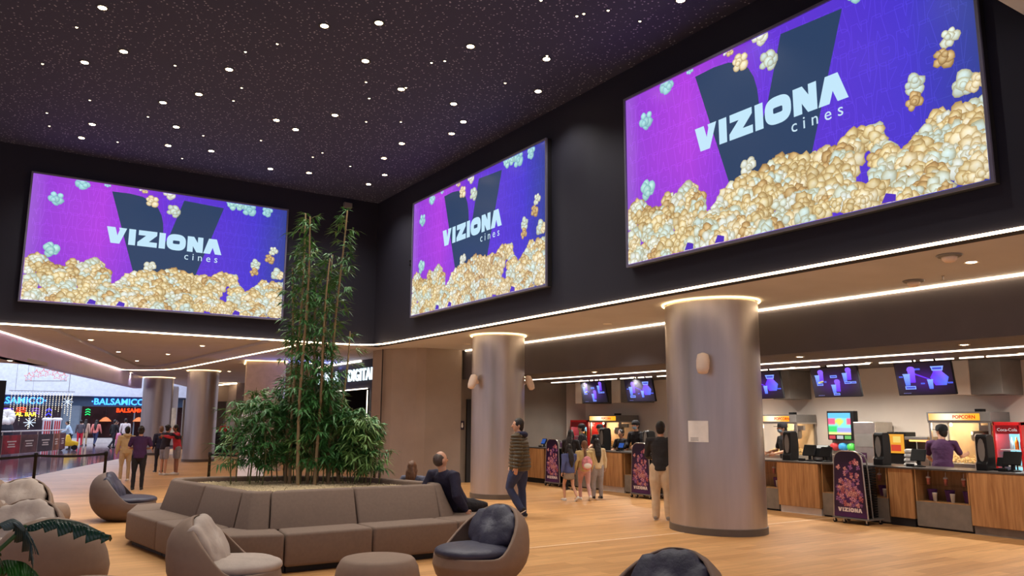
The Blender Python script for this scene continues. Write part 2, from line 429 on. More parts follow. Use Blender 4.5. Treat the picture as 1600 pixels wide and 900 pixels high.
# ------------------------------------------------------------------ led strips (each run is one lamp)
def led(label, pts, mat='strip', r=.017, name='led_strip', group=None):
    o = obj(name, strip_along(MB(), pts, r), M[mat], smooth=True); return tag(o, label, 'light strip', group)
c0 = [(7.7, 19.58, H1), (8.1, 19.5, H1), (8.33, 19.3, H1), (8.46, 18.95, H1), (8.49, 18.5, H1)]
led('warm light strip along the foot of the dark walls under the big screens', [(-6, 19.58, H1)]+c0+[(8.49, -5, H1)])
led('warm light strip on the angled ceiling edge above the mauve fascia', [(A0[0], A0[1], H1-.005)]+[(x, y, H1-.005) for x, y in outer])
led('warm light strip along the top of the brown bulkhead behind the big steel column', [(11.08, -5, H1-.02), (11.08, 19.2, H1-.02)])
led('continuous thin light strip in the dark ceiling in front of the menu screens', [(12.65, -5, 2.79), (12.65, 19.3, 2.79)], 'coolstrip', .013)
m4 = MB()
yy = 19.3
for a, b in [(19.3, 17.35), (17.25, 16.85), (16.8, 16.35), (16.2, 15.6), (15.5, 15.0), (14.8, 12.6), (12.5, 11.7), (11.6, 10.1), (9.95, 9.0), (8.8, 8.1), (8.0, 7.4), (7.3, 6.9), (6.85, -5)]:
    strip_along(m4, [(14.1, a, 2.79), (14.1, b, 2.79)], .013)
tag(obj('led_strip', m4, M['coolstrip']), 'broken thin light strip right over the tops of the menu screens', 'light strip')
led('short white light strip above the blue lit shop lettering', [(10.2, 28.7, 3.56), (10.2, 24.5, 3.56)], 'coolstrip', .03)
led('short warm light strip on the far taupe wall right of the farthest tall column', [(10.35, 45.9, 3.45), (11.3, 44.1, 3.56)], 'strip', .03)
led('thin light line over the doorway below the blue lit shop lettering', [(10.2, 26.6, 2.64), (10.2, 23.9, 2.66)], 'coolstrip', .018)
led('thin upright light line at the edge of the shop doorway behind the bamboo', [(10.2, 23.88, 2.6), (10.2, 23.88, .9)], 'coolstrip', .016)

# ------------------------------------------------------------------ columns
def column(label, x, y, rx, ry, ring=True, sk=True, mat='steelcol', square=False):
    t = thing('round_column', label, 'column', (x, y, 0))
    if square:
        obj('shaft', MB().box(-rx, rx, -ry, ry, 0, H1), mat if not isinstance(mat, str) else M[mat], t, bevel=.02)
    else:
        obj('shaft', MB().lathe([(rx, .0), (rx, H1-.05), (rx-.03, H1-.04), (rx-.03, H1)], n=96, ry=ry/rx), M[mat], t, smooth=True).modifiers.new('e', 'EDGE_SPLIT')
    if sk: obj('skirting', MB().lathe([(rx+.012, 0), (rx+.012, .10), (rx+.002, .105)], n=96, ry=ry/rx), M['skirting'], t, smooth=True).modifiers.new('e', 'EDGE_SPLIT')
    if ring:
        obj('light_ring', MB().tube([((rx+.035)*math.cos(a), (ry+.035)*math.sin(a), H1-.02) for a in [2*PI*k/72 for k in range(73)]], .014, 6, caps=False), M['ring'], t)
    return t
column('nearest and broadest brushed steel column with a sheet of paper fixed to it', 9.83, 9.04, .67, .80)
column('brushed steel column behind the man in the quilted jacket, with two wall speakers', 9.73, 15.37, .59, .62)
column('brushed steel column behind the hugging group, left of the bamboo', 7.38, 33.95, .60, .66)
column('brushed steel column farther left, beside the purple fascia end', 6.9, 41.0, .66, .66)
column('shadowy far column with two posters on it, between two lit steel columns', 9.35, 52.2, .6, .6, ring=False)
t = thing('square_pillar', 'pale square pillar rising behind the left side of the bamboo', 'pillar', (8.0, 27.6, 0), math.radians(-14))
obj('shaft', MB().box(-.62, .62, -1.0, 1.0, 0, H1), pm('pale_pillar_paint', (190, 170, 156)), t, bevel=.01)
obj('light_ring', MB().tube([(-.66, 1.0, H1-.02), (-.66, -1.04, H1-.02), (.66, -1.04, H1-.02), (.66, 1.0, H1-.02)], .02, 6), M['ring'], t)

# ------------------------------------------------------------------ downlights of the high ceiling
BIG=[(0.90,12.12),(1.36,13.47),(0.88,14.27),(2.94,13.20),(3.74,10.85),(4.38,10.31),(4.72,11.61),(2.75,14.58),(2.28,15.36),(1.31,17.36),(2.74,16.56),(1.21,18.36),(2.82,17.84),(3.68,17.68),(4.31,15.05),(4.79,15.34),(5.17,14.15),(5.14,18.21),(6.00,18.00),(7.55,18.06),(5.89,10.20),(7.14,9.89),(5.70,12.31),(7.77,11.02),(6.80,12.37),(7.40,13.05),(7.53,13.76),(6.94,14.88),(7.03,15.99),(7.56,17.12),(7.62,7.35)]
OFF=[(1.2,9.0),(3.2,7.6),(5.4,6.9),(2.2,5.2),(4.6,4.4),(-.8,11.0),(-1.5,15.0),(6.8,5.0),(-1.0,7.0)]
SM=[(0.65,12.98),(0.30,14.72),(1.13,16.00),(0.51,17.17),(0.60,17.95),(2.17,16.28),(1.88,18.21),(3.25,18.57),(2.15,13.55),(2.99,12.38),(3.33,11.82),(3.32,13.85),(3.35,14.53),(3.31,16.77),(4.39,16.38),(5.67,16.81),(5.75,16.41),(6.62,16.96),(5.06,12.38),(5.39,13.01),(5.81,14.13),(5.65,11.06),(5.80,10.88),(5.74,12.20),(7.08,9.79),(7.09,11.05),(6.38,13.75),(6.69,8.51),(6.73,8.40),(6.96,8.13),(7.55,8.11),(6.00,8.44)]
def downlight(x, y, z, label, cat, group, r, lens, power=0, spot=120):
    t = thing('downlight' if power or r > .04 else 'star_light', label, cat, (x, y, z), 0, group)
    obj('trim_ring', MB().lathe([(r*.82, 0), (r*1.25, 0), (r*1.25, -.012), (r*.82, -.006)], n=20, cap=False), M['dtrim'] if z > 5 else M['trimring'], t)
    obj('lens', MB().lathe([(r*.84, .0), (r*.84, -.008), (r*.5, -.014)], n=20), lens, t)
    if power: light('downlight_beam', 'SPOT', (0, 0, -.05), power, (1, .94, .86), .06, spot, .8, parent=t)
    return t
for x, y in BIG+OFF:
    downlight(x, y, HC, 'bright round downlight in the speckled dark ceiling', 'downlight', 'downlights of the high dark ceiling', .068, M['lamp'], SPOT_HALL)
for x, y in SM:
    downlight(x, y, HC, 'tiny star point light in the speckled dark ceiling', 'downlight', 'star points of the high dark ceiling', .022, M['star'])
SOF=[(2.18,23.09),(3.30,26.76),(4.38,30.55),(4.71,26.79),(4.93,23.09)]
for x, y in SOF: downlight(x, y, H1+.07, 'small downlight in the low tan ceiling left of the bamboo', 'downlight', 'downlights of the low tan ceiling', .07, M['lamp'], SPOT_SOFFIT)
for x, y in [(5.17,37.40),(6.03,40.56),(8.32,33.73),(8.40,31.10),(8.57,48.73),(8.6,25.0),(9.4,27.0)]:
    downlight(x, y, H1, 'small downlight in the low tan ceiling beyond the curved light strip', 'downlight', 'downlights beyond the curved light strip', .07, M['lamp'], SPOT_SOFFIT)
downlight(.46, 22.9, 3.05, 'single downlight under the mauve fascia at the left edge', 'downlight', None, .07, M['lamp'], 20)
for x, y in [(9.81, 4.84), (10.3, 12.2), (10.2, 17.6), (9.2, 1.5)]:
    downlight(x, y, H1, 'downlight in the tan soffit between the high wall and the bulkhead', 'downlight', 'downlights of the soffit in front of the counter', .07, M['trimring'] if y > 5 else M['lamp'], SPOT_SOFFIT)
for y in (17.2, 14.4, 11.6, 8.8, 6.0, 3.2):
    downlight(11.75, y, 2.8, 'flush downlight in the dark ceiling before the food counter', 'downlight', 'downlights before the food counter', .06, M['lamp'], SPOT_COUNTER*.48, 130)
for y in (17.6, 15.5, 12.9, 10.6, 8.9, 6.2, 3.5):
    downlight(13.9, y, 2.8, 'flush downlight in the dark ceiling over the staff aisle', 'downlight', 'downlights over the staff aisle', .06, M['lamp'], SPOT_COUNTER*1.15, 155)

# ceiling fittings over the counter front
for x, y, l in [(9.18, 4.77, 'grey ceiling vent disc nearest the right edge of the tan soffit'), (10.47, 5.95, 'domed camera by the light strip of the tan soffit')]:
    t = thing('ceiling_dome', l, 'ceiling fitting', (x, y, H1))
    obj('base_plate', MB().lathe([(.13, 0), (.14, -.01), (.12, -.03)], n=28), M['greyplastic'], t, smooth=True)
    obj('dome', MB().lathe([(.085, -.028), (.08, -.06), (.055, -.085), (.01, -.095)], n=28), M['speaker'], t, smooth=True)
t = thing('sprinkler', 'small sprinkler head hanging from the tan soffit between two domes', 'sprinkler', (10.46, 5.54, H1))
obj('pipe', MB().lathe([(.03, 0), (.012, -.01), (.01, -.05)], n=12), M['steel'], t)
obj('deflector', MB().lathe([(.005, -.05), (.03, -.055), (.03, -.06)], n=12), M['steel'], t)

# ================================================================== LETTERS AND POPCORN
def glyphs():
    G = []
    G.append([(0, 1), (.46, 1), (.60, .50), (.70, .86), (.66, 1), (1.10, 1), (.74, 0), (.26, 0)])
    G.append([(1.22, 0), (1.60, 0), (1.60, 1), (1.22, 1)])
    G.append([(1.76, 1), (2.80, 1), (2.80, .76), (2.36, .31), (2.82, .31), (2.82, 0), (1.72, 0), (1.72, .24), (2.18, .69), (1.76, .69)])
    G.append([(2.93, 0), (3.29, 0), (3.29, 1), (2.93, 1)])
    O = []
    n = 40
    def se(a, w, h, p): c, s = math.cos(a), math.sin(a); return (3.93+w*abs(c)**p*(1 if c >= 0 else -1), .5+h*abs(s)**p*(1 if s >= 0 else -1))
    O = [[se(2*PI*k/n, .56, .52, .75), se(2*PI*(k+1)/n, .56, .52, .75), se(2*PI*(k+1)/n, .20, .11, .35), se(2*PI*k/n, .20, .11, .35)] for k in range(n)]
    G.append([(4.58, 0), (4.58, 1), (4.96, 1), (5.20, .62), (5.20, 1), (5.52, 1), (5.52, 0), (5.15, 0), (4.92, .38), (4.92, 0)])
    G.append([(5.56, 0), (5.86, 1), (6.34, 1), (6.68, 0), (6.28, 0), (6.12, .42), (5.98, 0)])
    return G, O
GL, GO = glyphs()
def put_viziona(mb, x0, z0, wid, y, col, wave=0):
    s = wid/6.68
    def P(p): return (x0+p[0]*s, y, z0+p[1]*s*.98)
    for g in GL: mb.add([P(p) for p in g], [tuple(range(len(g)))], col)
    for q in GO: mb.add([P(p) for p in q], [(0, 1, 2, 3)], col)
def outline_viziona(mb, x0, z0, wid, y, col, shear, t=.006):
    s = wid/6.68
    loops = GL+[[q[0] for q in GO], [q[3] for q in GO]]
    for g in loops:
        n = len(g)
        for i in range(n):
            a = g[i]; b = g[(i+1) % n]
            ax, az, bx, bz = x0+a[0]*s, z0+a[1]*s*1.6, x0+b[0]*s, z0+b[1]*s*1.6
            dx, dz = bx-ax, bz-az; L = math.hypot(dx, dz) or 1; nx, nz_ = -dz/L*t, dx/L*t
            q = [(ax-nx, az-nz_), (bx-nx, bz-nz_), (bx+nx, bz+nz_), (ax+nx, az+nz_)]
            if any(not (.03 < p[0] < 5.47 and .03 < p[1] < 2.73) for p in q): continue
            mb.add([(p[0], y, p[1]) for p in q], [(0, 1, 2, 3)], col(ax, az))
class Lay:
    def __init__(s, y, d): s.y = y; s.d = d
    def nx(s): s.y -= s.d; return s.y
def kernel(mb, lay, x, z, r, rnd, pal, clip=None, lobes=6, seg=11, jag=.16):
    base = rnd.choice(pal)
    a0 = rnd.random()*6.28
    L = [(0, 0, .62)]+[(.55*math.cos(a0+k*6.28/(lobes-1)+rnd.uniform(-.4, .4)), .55*math.sin(a0+k*6.28/(lobes-1)+rnd.uniform(-.4, .4)), rnd.uniform(.34, .56)) for k in range(lobes-1)]
    L = L[1:]+[(rnd.uniform(-.15, .15), rnd.uniform(-.15, .15), rnd.uniform(.4, .55)), (rnd.uniform(-.4, .4), rnd.uniform(-.4, .4), rnd.uniform(.25, .35))]
    for lx, lz, lr in L:
        y = lay.nx(); hi, mid, rim = base
        f = rnd.uniform(.9, 1.1)
        cx, cz, rr = x+lx*r, z+lz*r, lr*r
        vs = [(cx+rr*.15, y, cz+rr*.2)]; cols = [tuple(c*f for c in hi)]
        for ring, cc in ((.62, mid), (1.0, rim)):
            for k in range(seg):
                a = 2*PI*k/seg; q = ring*rr*(1+rnd.uniform(-jag, jag)*ring)
                px, pz = cx+q*math.cos(a), cz+q*math.sin(a)
                if clip: px = min(max(px, clip[0]), clip[1]); pz = min(max(pz, clip[2]), clip[3])
                vs.append((px, y, pz)); g = f*(1.0-.13*math.sin(a+2.5)); cols.append(tuple(c*g for c in cc))
        if clip: vs[0] = (min(max(vs[0][0], clip[0]), clip[1]), y, min(max(vs[0][2], clip[2]), clip[3]))
        fs = [(0, 1+k, 1+(k+1) % seg) for k in range(seg)]+[(1+k, 1+seg+k, 1+seg+(k+1) % seg, 1+(k+1) % seg) for k in range(seg)]
        mb.add(vs, fs, cols)
PAL_GOLD = [tuple(lin(c) for c in t) for t in [((250, 244, 222), (236, 220, 178), (186, 156, 104)), ((240, 226, 186), (216, 192, 138), (164, 130, 78)), ((238, 250, 244), (214, 222, 204), (178, 166, 126)), ((250, 240, 208), (230, 210, 156), (176, 142, 88)), ((222, 244, 244), (206, 220, 208), (172, 166, 130)), ((232, 206, 156), (204, 168, 112), (148, 112, 68)), ((246, 252, 250), (226, 230, 216), (188, 178, 144))]]
PAL_MINT = [tuple(lin(c) for c in t) for t in [((190, 236, 236), (160, 214, 220), (128, 180, 198)), ((208, 244, 236), (170, 220, 216), (134, 184, 190))]]
W5, H5 = 5.53, 2.76
def screen_image():
    rnd = random.Random(4); mb = MB()
    # base colours: violet on the left to blue on the right
    nx, nz = 36, 18
    def bgc(u, v):
        a = lin((146, 62, 214)); b = lin((176, 66, 224)); c = lin((104, 54, 214)); d = lin((70, 56, 205)); e = lin((52, 66, 150))
        def mixc(p, q, t): t = min(max(t, 0), 1); return tuple(p[i]*(1-t)+q[i]*t for i in range(3))
        if u < .25: r = mixc(a, b, u/.25)
        elif u < .5: r = mixc(b, c, (u-.25)/.25)
        else: r = mixc(c, d, (u-.5)/.4)
        r = mixc(r, e, (u-.86)/.14*1.0)
        r = mixc(r, lin((96, 60, 200)), max(0, v-.45)*1.1*(1-u))
        edge = max(0, 1-u/.06)*.25
        return mixc(r, lin((190, 150, 220)), edge)
    vs = []; cs = []
    for j in range(nz+1):
        for i in range(nx+1):
            u, v = i/nx, j/nz; vs.append((u*W5, 0, (1-v)*H5)); cs.append(bgc(u, v))
    mb.add(vs, [(j*(nx+1)+i, (j+1)*(nx+1)+i, (j+1)*(nx+1)+i+1, j*(nx+1)+i+1) for j in range(nz) for i in range(nx)], cs)
    # ghost lettering of the backdrop
    for row in range(9):
        for k in range(-1, 5):
            x0 = k*1.55-.9*(row % 3)*.55; z0 = .1+row*.31
            outline_viziona(mb, x0, z0, 1.45, -.0012, lambda a, b: tuple(c*1.22+.006 for c in bgc(a/W5, 1-b/H5)), 0, .004)
    # the big V
    vc = lin((44, 66, 100))
    ye = -.0024
    V1 = [(.279, .055), (.345, .052), (.395, .064), (.43, .095), (.456, .14), (.472, .20), (.481, .27), (.484, .34), (.482, .43), (.486, .47)]
    V2 = [(.512, .345), (.557, .045), (.722, .062), (.60, .80), (.40, .80)]
    poly = [(.279, .055), (.345, .052), (.395, .064), (.43, .095), (.456, .14), (.472, .20), (.481, .27), (.484, .345), (.484, .43), (.494, .43), (.512, .345), (.557, .045), (.722, .062), (.605, .80), (.397, .80)]
    mb.add([(u*W5, ye, (1-v)*H5) for u, v in poly], [tuple(range(len(poly)))], vc)
    put_viziona(mb, .272*W5, (1-.482)*H5, .452*W5, -.004, lin((196, 232, 252)))
    lay = Lay(-.005, .000005); clip = (0.01, W5-.01, .01, H5-.01)
    for u, v, s, p in [(.084, .179, .15, 1), (.086, .589, .15, 1), (.172, .014, .15, 1), (.261, .003, .07, 1), (.431, .088, .13, 0), (.518, .151, .14, 0), (.39, .0, .06, 0), (.498, .003, .13, 0), (.756, .018, .12, 1), (.83, .04, .16, 1), (.913, .034, .12, 1), (.87, .53, .12, 0), (.868, .60, .11, 0), (.968, .6, .14, 0), (.99, .61, .10, 0), (.443, .652, .12, 0), (.405, .0, .09, 0), (.79, .015, .11, 1)]:
        kernel(mb, lay, u*W5, (1-v)*H5, s*1.15, rnd, PAL_MINT if p else PAL_GOLD, clip, jag=.12)
    kernel(mb, lay, .947*W5, (1-.39)*H5, .12, rnd, PAL_GOLD[2:3], clip); kernel(mb, lay, .932*W5, (1-.465)*H5, .13, rnd, PAL_GOLD[5:6], clip)
    prof = [(-.003, .71), (.03, .621), (.069, .663), (.097, .717), (.151, .712), (.167, .633), (.214, .66), (.259, .627), (.282, .706), (.293, .796), (.321, .821), (.352, .753), (.378, .693), (.426, .675), (.456, .7), (.491, .676), (.548, .648), (.602, .685), (.647, .667), (.694, .699), (.716, .645), (.771, .633), (.797, .728), (.832, .822), (.863, .766), (.909, .655), (.944, .699), (1.0, .66)]
    def top(u):
        for (a, b), (c, d) in zip(prof, prof[1:]):
            if a <= u <= c: return b+(d-b)*(u-a)/(c-a)
        return .7
    pts = []
    for i in range(330):
        u = rnd.uniform(0, 1); t = top(u)+.045
        v = rnd.uniform(t, 1.0); pts.append((v, u))
    for k in range(64): u = (k+.5)/64; pts.append((top(u)+.05, u))
    pts.sort()
    for v, u in pts: kernel(mb, lay, u*W5, (1-v)*H5, rnd.uniform(.10, .20), rnd, PAL_GOLD, clip, jag=.24)
    for u, v in [(.24, .985), (.345, .985), (.8, .985)]:   # gaps of the backdrop showing at the foot
        y = lay.nx(); mb.add([(u*W5-.09, y, .02), (u*W5+.08, y, .015), (u*W5+.09, y, .09), (u*W5-.03, y, .13)], [(0, 1, 2, 3)], lin((84, 50, 190)))
    return mb
simg = screen_image().mesh('screen_image', M['screen'])
def big_screen(label, loc, rz):
    t = thing('display_screen', label, 'screen', loc, rz, None)
    fr = MB(); f = .035
    fr.box(-f, W5+f, .004, .10, -f, H5+f)
    obj('housing', fr, M['dark'], t, bevel=.008)
    b = MB(); b.box(-f, 0, -.028, .006, -f, H5+f); b.box(W5, W5+f, -.028, .006, -f, H5+f); b.box(0, W5, -.028, .006, -f, 0); b.box(0, W5, -.028, .006, H5, H5+f)
    obj('frame', b, pm('silver_grey_frame', (110, 108, 130), .4), t)
    s = obj('screen_image', simg, None, t)
    textmesh('lettering', 'cines', .235, emat('screen_white', (205, 232, 248), 1.0), s, .0005, Matrix.Translation((.572*W5, -.006, (1-.553)*H5)), 1.62)
    return t
big_screen('large screen on the far left wall, popcorn and lettering, left of the bamboo top', (.45, 19.5, 4.12), 0)
big_screen('middle of the three large screens, the smallest looking, on the right hand wall', (8.4, 17.18, 4.13), -PI/2)
big_screen('nearest and biggest looking large screen, at the upper right', (8.4, 9.4, 4.13), -PI/2)
t = thing('wall_sensor', 'small pale box high on the dark wall right of the left screen', 'sensor', (7.6, 19.6, 7.28))
obj('body', MB().box(-.11, .11, -.12, 0, -.07, .07), M['greyplastic'], t, bevel=.01)
t = thing('wall_socket', 'pair of tiny black knobs on the dark wall left of the middle screen', 'socket', (8.5, 17.5, 5.5), -PI/2)
for z in (.05, -.05): obj('knob', MB().xform(Matrix()).lathe([(.03, 0), (.03, .03), (.02, .04)], n=12).xform(Matrix.Translation((0, 0, z)) @ Matrix.Rotation(PI/2, 4, 'X')), M['blackplastic'], t)

# ================================================================== MENU SCREENS, HOODS, COUNTER
def cup2d(mb, x, z, s, y, col, rim):
    mb.add([(x-.30*s, y, z), (x+.30*s, y, z), (x+.42*s, y, z+1.3*s), (x-.42*s, y, z+1.3*s)], [(0, 1, 2, 3)], [col, col, rim, rim])
    mb.add([(x-.47*s, y-.0004, z+1.3*s), (x+.47*s, y-.0004, z+1.3*s), (x+.47*s, y-.0004, z+1.42*s), (x-.47*s, y-.0004, z+1.42*s)], [(0, 1, 2, 3)], rim)
def tag2d(mb, x, z, w, h, y, col):
    mb.add([(x-w/2, y, z-h/2), (x+w/2, y, z-h/2), (x+w/2, y, z+h/2), (x-w/2, y, z+h/2)], [(0, 1, 2, 3)], col)
    d = lin((60, 70, 190)); q = h*.28
    mb.add([(x-w*.42, y-.0003, z-q), (x+w*.42, y-.0003, z-q), (x+w*.42, y-.0003, z+q), (x-w*.42, y-.0003, z+q)], [(0, 1, 2, 3)], d)
def menu_picture(kind):
    mb = MB(); W, H = 1.03, .58; rnd = random.Random(kind)
    n = 12; vs = []; cs = []
    for j in range(n+1):
        for i in range(n+1):
            x, z = i/n, j/n; g = math.exp(-((x-.5)**2*9+(z-.45)**2*14))
            vs.append((x*W, 0, z*H)); cs.append(tuple(a+(b-a)*g for a, b in zip(lin((10, 8, 22)), lin((58, 18, 110)))))
    mb.add(vs, [(j*(n+1)+i, j*(n+1)+i+1, (j+1)*(n+1)+i+1, (j+1)*(n+1)+i) for j in range(n) for i in range(n)], cs)
    b1, b2, v1, v2 = lin((78, 110, 255)), lin((130, 165, 255)), lin((100, 44, 240)), lin((132, 90, 255))
    if kind == 0:    # three pairs of cups with price tags
        for x, z in ((.18, .27), (.52, .07), (.80, .29)):
            cup2d(mb, x+.04, z+.03, .14, -.001, v1, v2); cup2d(mb, x-.05, z, .12, -.002, b1, b2)
            mb.add([(x+.04+.062*math.cos(a), -.0025, z+.24+.035*math.sin(a)) for a in [k*.63 for k in range(10)]], [tuple(range(10))], v2)
            tag2d(mb, x-.01, z-.02, .14, .045, -.003, b2)
        tag2d(mb, .50, .40, .15, .05, -.003, b2); tag2d(mb, .30, .30, .05, .03, -.003, b1); tag2d(mb, .92, .27, .11, .04, -.003, b2)
        mb.add([(.14, -.0035, .27), (.26, -.0035, .30), (.25, -.0035, .33), (.13, -.0035, .30)], [(0, 1, 2, 3)], lin((190, 190, 130)))
    else:            # a pair of cups, then a cup and a tub
        cup2d(mb, .30, .22, .17, -.001, v1, v2); cup2d(mb, .20, .17, .15, -.002, b1, b2)
        mb.add([(.30+.075*math.cos(a), -.0025, .47+.045*math.sin(a)) for a in [k*.63 for k in range(10)]], [tuple(range(10))], v2)
        tag2d(mb, .24, .13, .20, .06, -.003, b2); tag2d(mb, .42, .46, .10, .03, -.003, b1); tag2d(mb, .09, .33, .07, .025, -.003, b1)
        vs = [(.70, .16), (.90, .16), (.96, .30), (.86, .40), (.90, .50), (.66, .50), (.70, .40), (.63, .30)]
        mb.add([(x, -.001, z) for x, z in vs], [tuple(range(8))], [v1, b1, b1, v2, b2, b2, v1, v1])
        tag2d(mb, .78, .46, .20, .07, -.003, b2); cup2d(mb, .62, .10, .12, -.002, b1, b2); tag2d(mb, .48, .20, .07, .025, -.003, b1); tag2d(mb, .97, .20, .09, .025, -.003, b1)
        mb.add([(.36, -.0008, .36), (.62, -.0008, .26), (.62, -.0008, .28), (.36, -.0008, .39)], [(0, 1, 2, 3)], v1)
    tag2d(mb, .16, .03, .14, .007, -.003, lin((150, 150, 190)))
    return mb.mesh('menu_picture', M['monitor'])
MP = [menu_picture(0), menu_picture(1)]
def menu_screen(label, y, k):
    t = thing('menu_screen', label, 'menu screen', (14.1, y, 2.18), -PI/2)
    t.rotation_euler = (Matrix.Rotation(-PI/2, 3, 'Z') @ Matrix.Rotation(math.radians(12), 3, 'X')).to_euler()
    obj('housing', MB().box(-.012, 1.042, .002, .05, -.012, .592), M['blackplastic'], t, bevel=.006)
    obj('menu_picture', MP[k], None, t)
    for x in (.32, .72):
        obj('ceiling_mount', MB().tube([(x, .05, .45), (x, .10, .55), (x, .06, .66)], .018, 8), M['blackplastic'], t)
    return t
menu_screen('menu screen farthest left over the counter, three pairs of violet cups', 17.77, 0)
menu_screen('menu screen just left of the big steel column, cups and a tub', 15.92, 1)
menu_screen('menu screen partly hidden by the right edge of the big steel column', 12.05, 1)
menu_screen('menu screen right of the big steel column, three pairs of violet cups', 10.24, 0)
menu_screen('menu screen nearest the right edge, cups and a large tub', 8.44, 1)
def hood(label, y0, y1, x0=14.75, z0=2.18, curved=False):
    t = thing('wall_cabinet', label, 'cabinet', (0, 0, 0))
    ys = y0+(y1-y0)*.6
    obj('body', MB().box(x0, 15.49, y0, ys, z0, 2.8), M['greyplastic'], t, bevel=.006)
    obj('lit_side', MB().box(x0-.03, 15.49, ys, y1, z0, 2.8), M['white'], t, bevel=.006)  # white colour stands in for the box's lit face
hood('grey wall cabinet high behind the menu screen nearest the right edge', 6.95, 7.85)
hood('grey wall cabinet seen between the big column and the menu screen beside it', 11.35, 12.1)
hood('grey wall cabinet high between the two farthest menu screens', 16.4, 17.3)
hood('narrow pale cabinet left of the farthest menu screen', 18.2, 18.95)
hood('white cabinet edge at the far right of the counter wall', 4.9, 5.85)

# counter units; each unit stands on the floor and can be lifted away
XC = 12.9
def wood_unit(label, y0, y1, plinth='white', xo=-.05):
    t = thing('counter_unit', label, 'counter unit', (XC, (y0+y1)/2, 0), 0, None); w = (y1-y0)/2
    obj('wood_panel', MB().box(xo, .62, -w+.004, w-.004, .13, .925), M['counterwood'], t, bevel=.006)
    obj('plinth', MB().box(.0, .6, -w+.01, w-.01, 0, .13), M['whitetrim'] if plinth == 'white' else M['concrete'] if plinth == 'grey' else M['dark'], t)
def display_unit(label, y0, y1):
    t = thing('display_unit', label, 'display counter', (XC, (y0+y1)/2, 0)); w = (y1-y0)/2
    obj('concrete_panel', MB().box(0, .5, -w+.004, w-.004, .03, .42), M['concrete'], t, bevel=.005)
    obj('plinth', MB().box(.04, .5, -w, w, 0, .03), M['dark'], t)
    b = MB(); b.box(.46, .5, -w+.01, w-.01, .42, .925); b.box(.0, .46, -w+.006, -w+.03, .42, .925); b.box(.0, .46, w-.03, w-.006, .42, .925); b.box(0, .46, -w+.03, w-.03, .42, .43)
    obj('niche_lining', b, M['nichewood'], t)
    obj('glass_shelf', MB().box(.10, .45, -w+.035, w-.035, .675, .683), M['glass'], t)
    obj('glass_front', MB().box(.004, .010, -w+.03, w-.03, .44, .92), M['glass'], t)
wood_unit('oak fronted counter unit at the far end by the grey wall', 17.95, 18.9, 'dark')
display_unit('display counter behind the farthest popcorn poster stand', 16.6, 17.94)
display_unit('display counter hidden mostly by the three girls', 15.65, 16.59)
wood_unit('oak fronted counter unit with white plinth right of the three girls', 14.75, 15.64)
display_unit('display counter behind the middle poster stand', 13.3, 14.74)
wood_unit('oak fronted counter unit behind the man in pale trousers', 11.75, 13.28)
display_unit('narrow glimpse of a display counter at the right edge of the big steel column', 10.29, 11.74)
wood_unit('oak fronted counter unit with white plinth, first right of the big steel column', 9.36, 10.27)
display_unit('display counter just left of the nearest poster stand', 8.05, 9.34)
wood_unit('narrow oak fronted counter unit right behind the nearest poster stand', 7.60, 8.03, 'dark', -.02)
display_unit('display counter with cups below the worker in purple', 6.70, 7.58)
wood_unit('wide oak fronted counter unit at the right edge on a grey plinth', 4.4, 6.68, 'grey')
tag(obj('worktop', MB().box(12.84, 13.56, 4.4, 18.95, .925, .955), M['worktop'], bevel=.004), 'long thin dark worktop running over the whole front counter', 'worktop')
tag(obj('back_counter', MB().box(14.72, 15.48, 4.4, 17.0, .0, .88), M['steel'], bevel=.01), 'steel back counter along the white wall behind the staff', 'back counter')

# --- things on display in the niches
def paper_cup(label, x, y, z, r=.036, h=.125, mat='paper', grp=None, name='paper_cup', lid=False):
    t = thing(name, label, 'cup', (x, y, z), 0, grp)
    obj('cup_body', MB().lathe([(r*.72, 0), (r, h), (r*1.06, h+.002), (r*1.06, h+.008), (r*.94, h+.008), (r*.9, h-.01)], n=18), M[mat], t, smooth=True)
    if lid: obj('lid', MB().lathe([(r*1.1, h), (r*1.1, h+.012), (r*.8, h+.03), (r*.2, h+.034)], n=18), M['whitetrim'], t, smooth=True); obj('straw', MB().tube([(0, 0, h+.02), (.01, 0, h+.10)], .005, 6), M['whitetrim'], t)
    return t
M['purplecup'] = pm('violet_printed_card', (104, 58, 134), .5, nz=(30, .35))
M['pinkcup'] = pm('pink_card', (196, 120, 110), .5, nz=(30, .3))
def niche_items(y0, y1, where, n):
    ys = [y0+(y1-y0)*(k+.5)/n for k in range(n)]
    ords = ['leftmost', 'second', 'third', 'fourth']
    for k, y in enumerate(reversed(ys)):
        paper_cup('%s violet popcorn tub in the display %s' % (ords[k], where), XC+.26, y, .43, .075, .17, 'purplecup', name='popcorn_tub', lid=False)
        paper_cup('%s small white cup in the display %s' % (ords[k], where), XC+.13, y-.11, .43, .036, .125, 'paper')
        if k < 3: paper_cup('%s pink cup on the glass shelf, display %s' % (ords[k], where), XC+.2, y+.02, .684, .032, .10, 'pinkcup', lid=True)
niche_items(6.72, 7.58, 'below the worker in purple', 3)
niche_items(8.1, 9.3, 'left of the nearest poster stand', 3)
niche_items(10.3, 10.75, 'at the edge of the big column', 1)

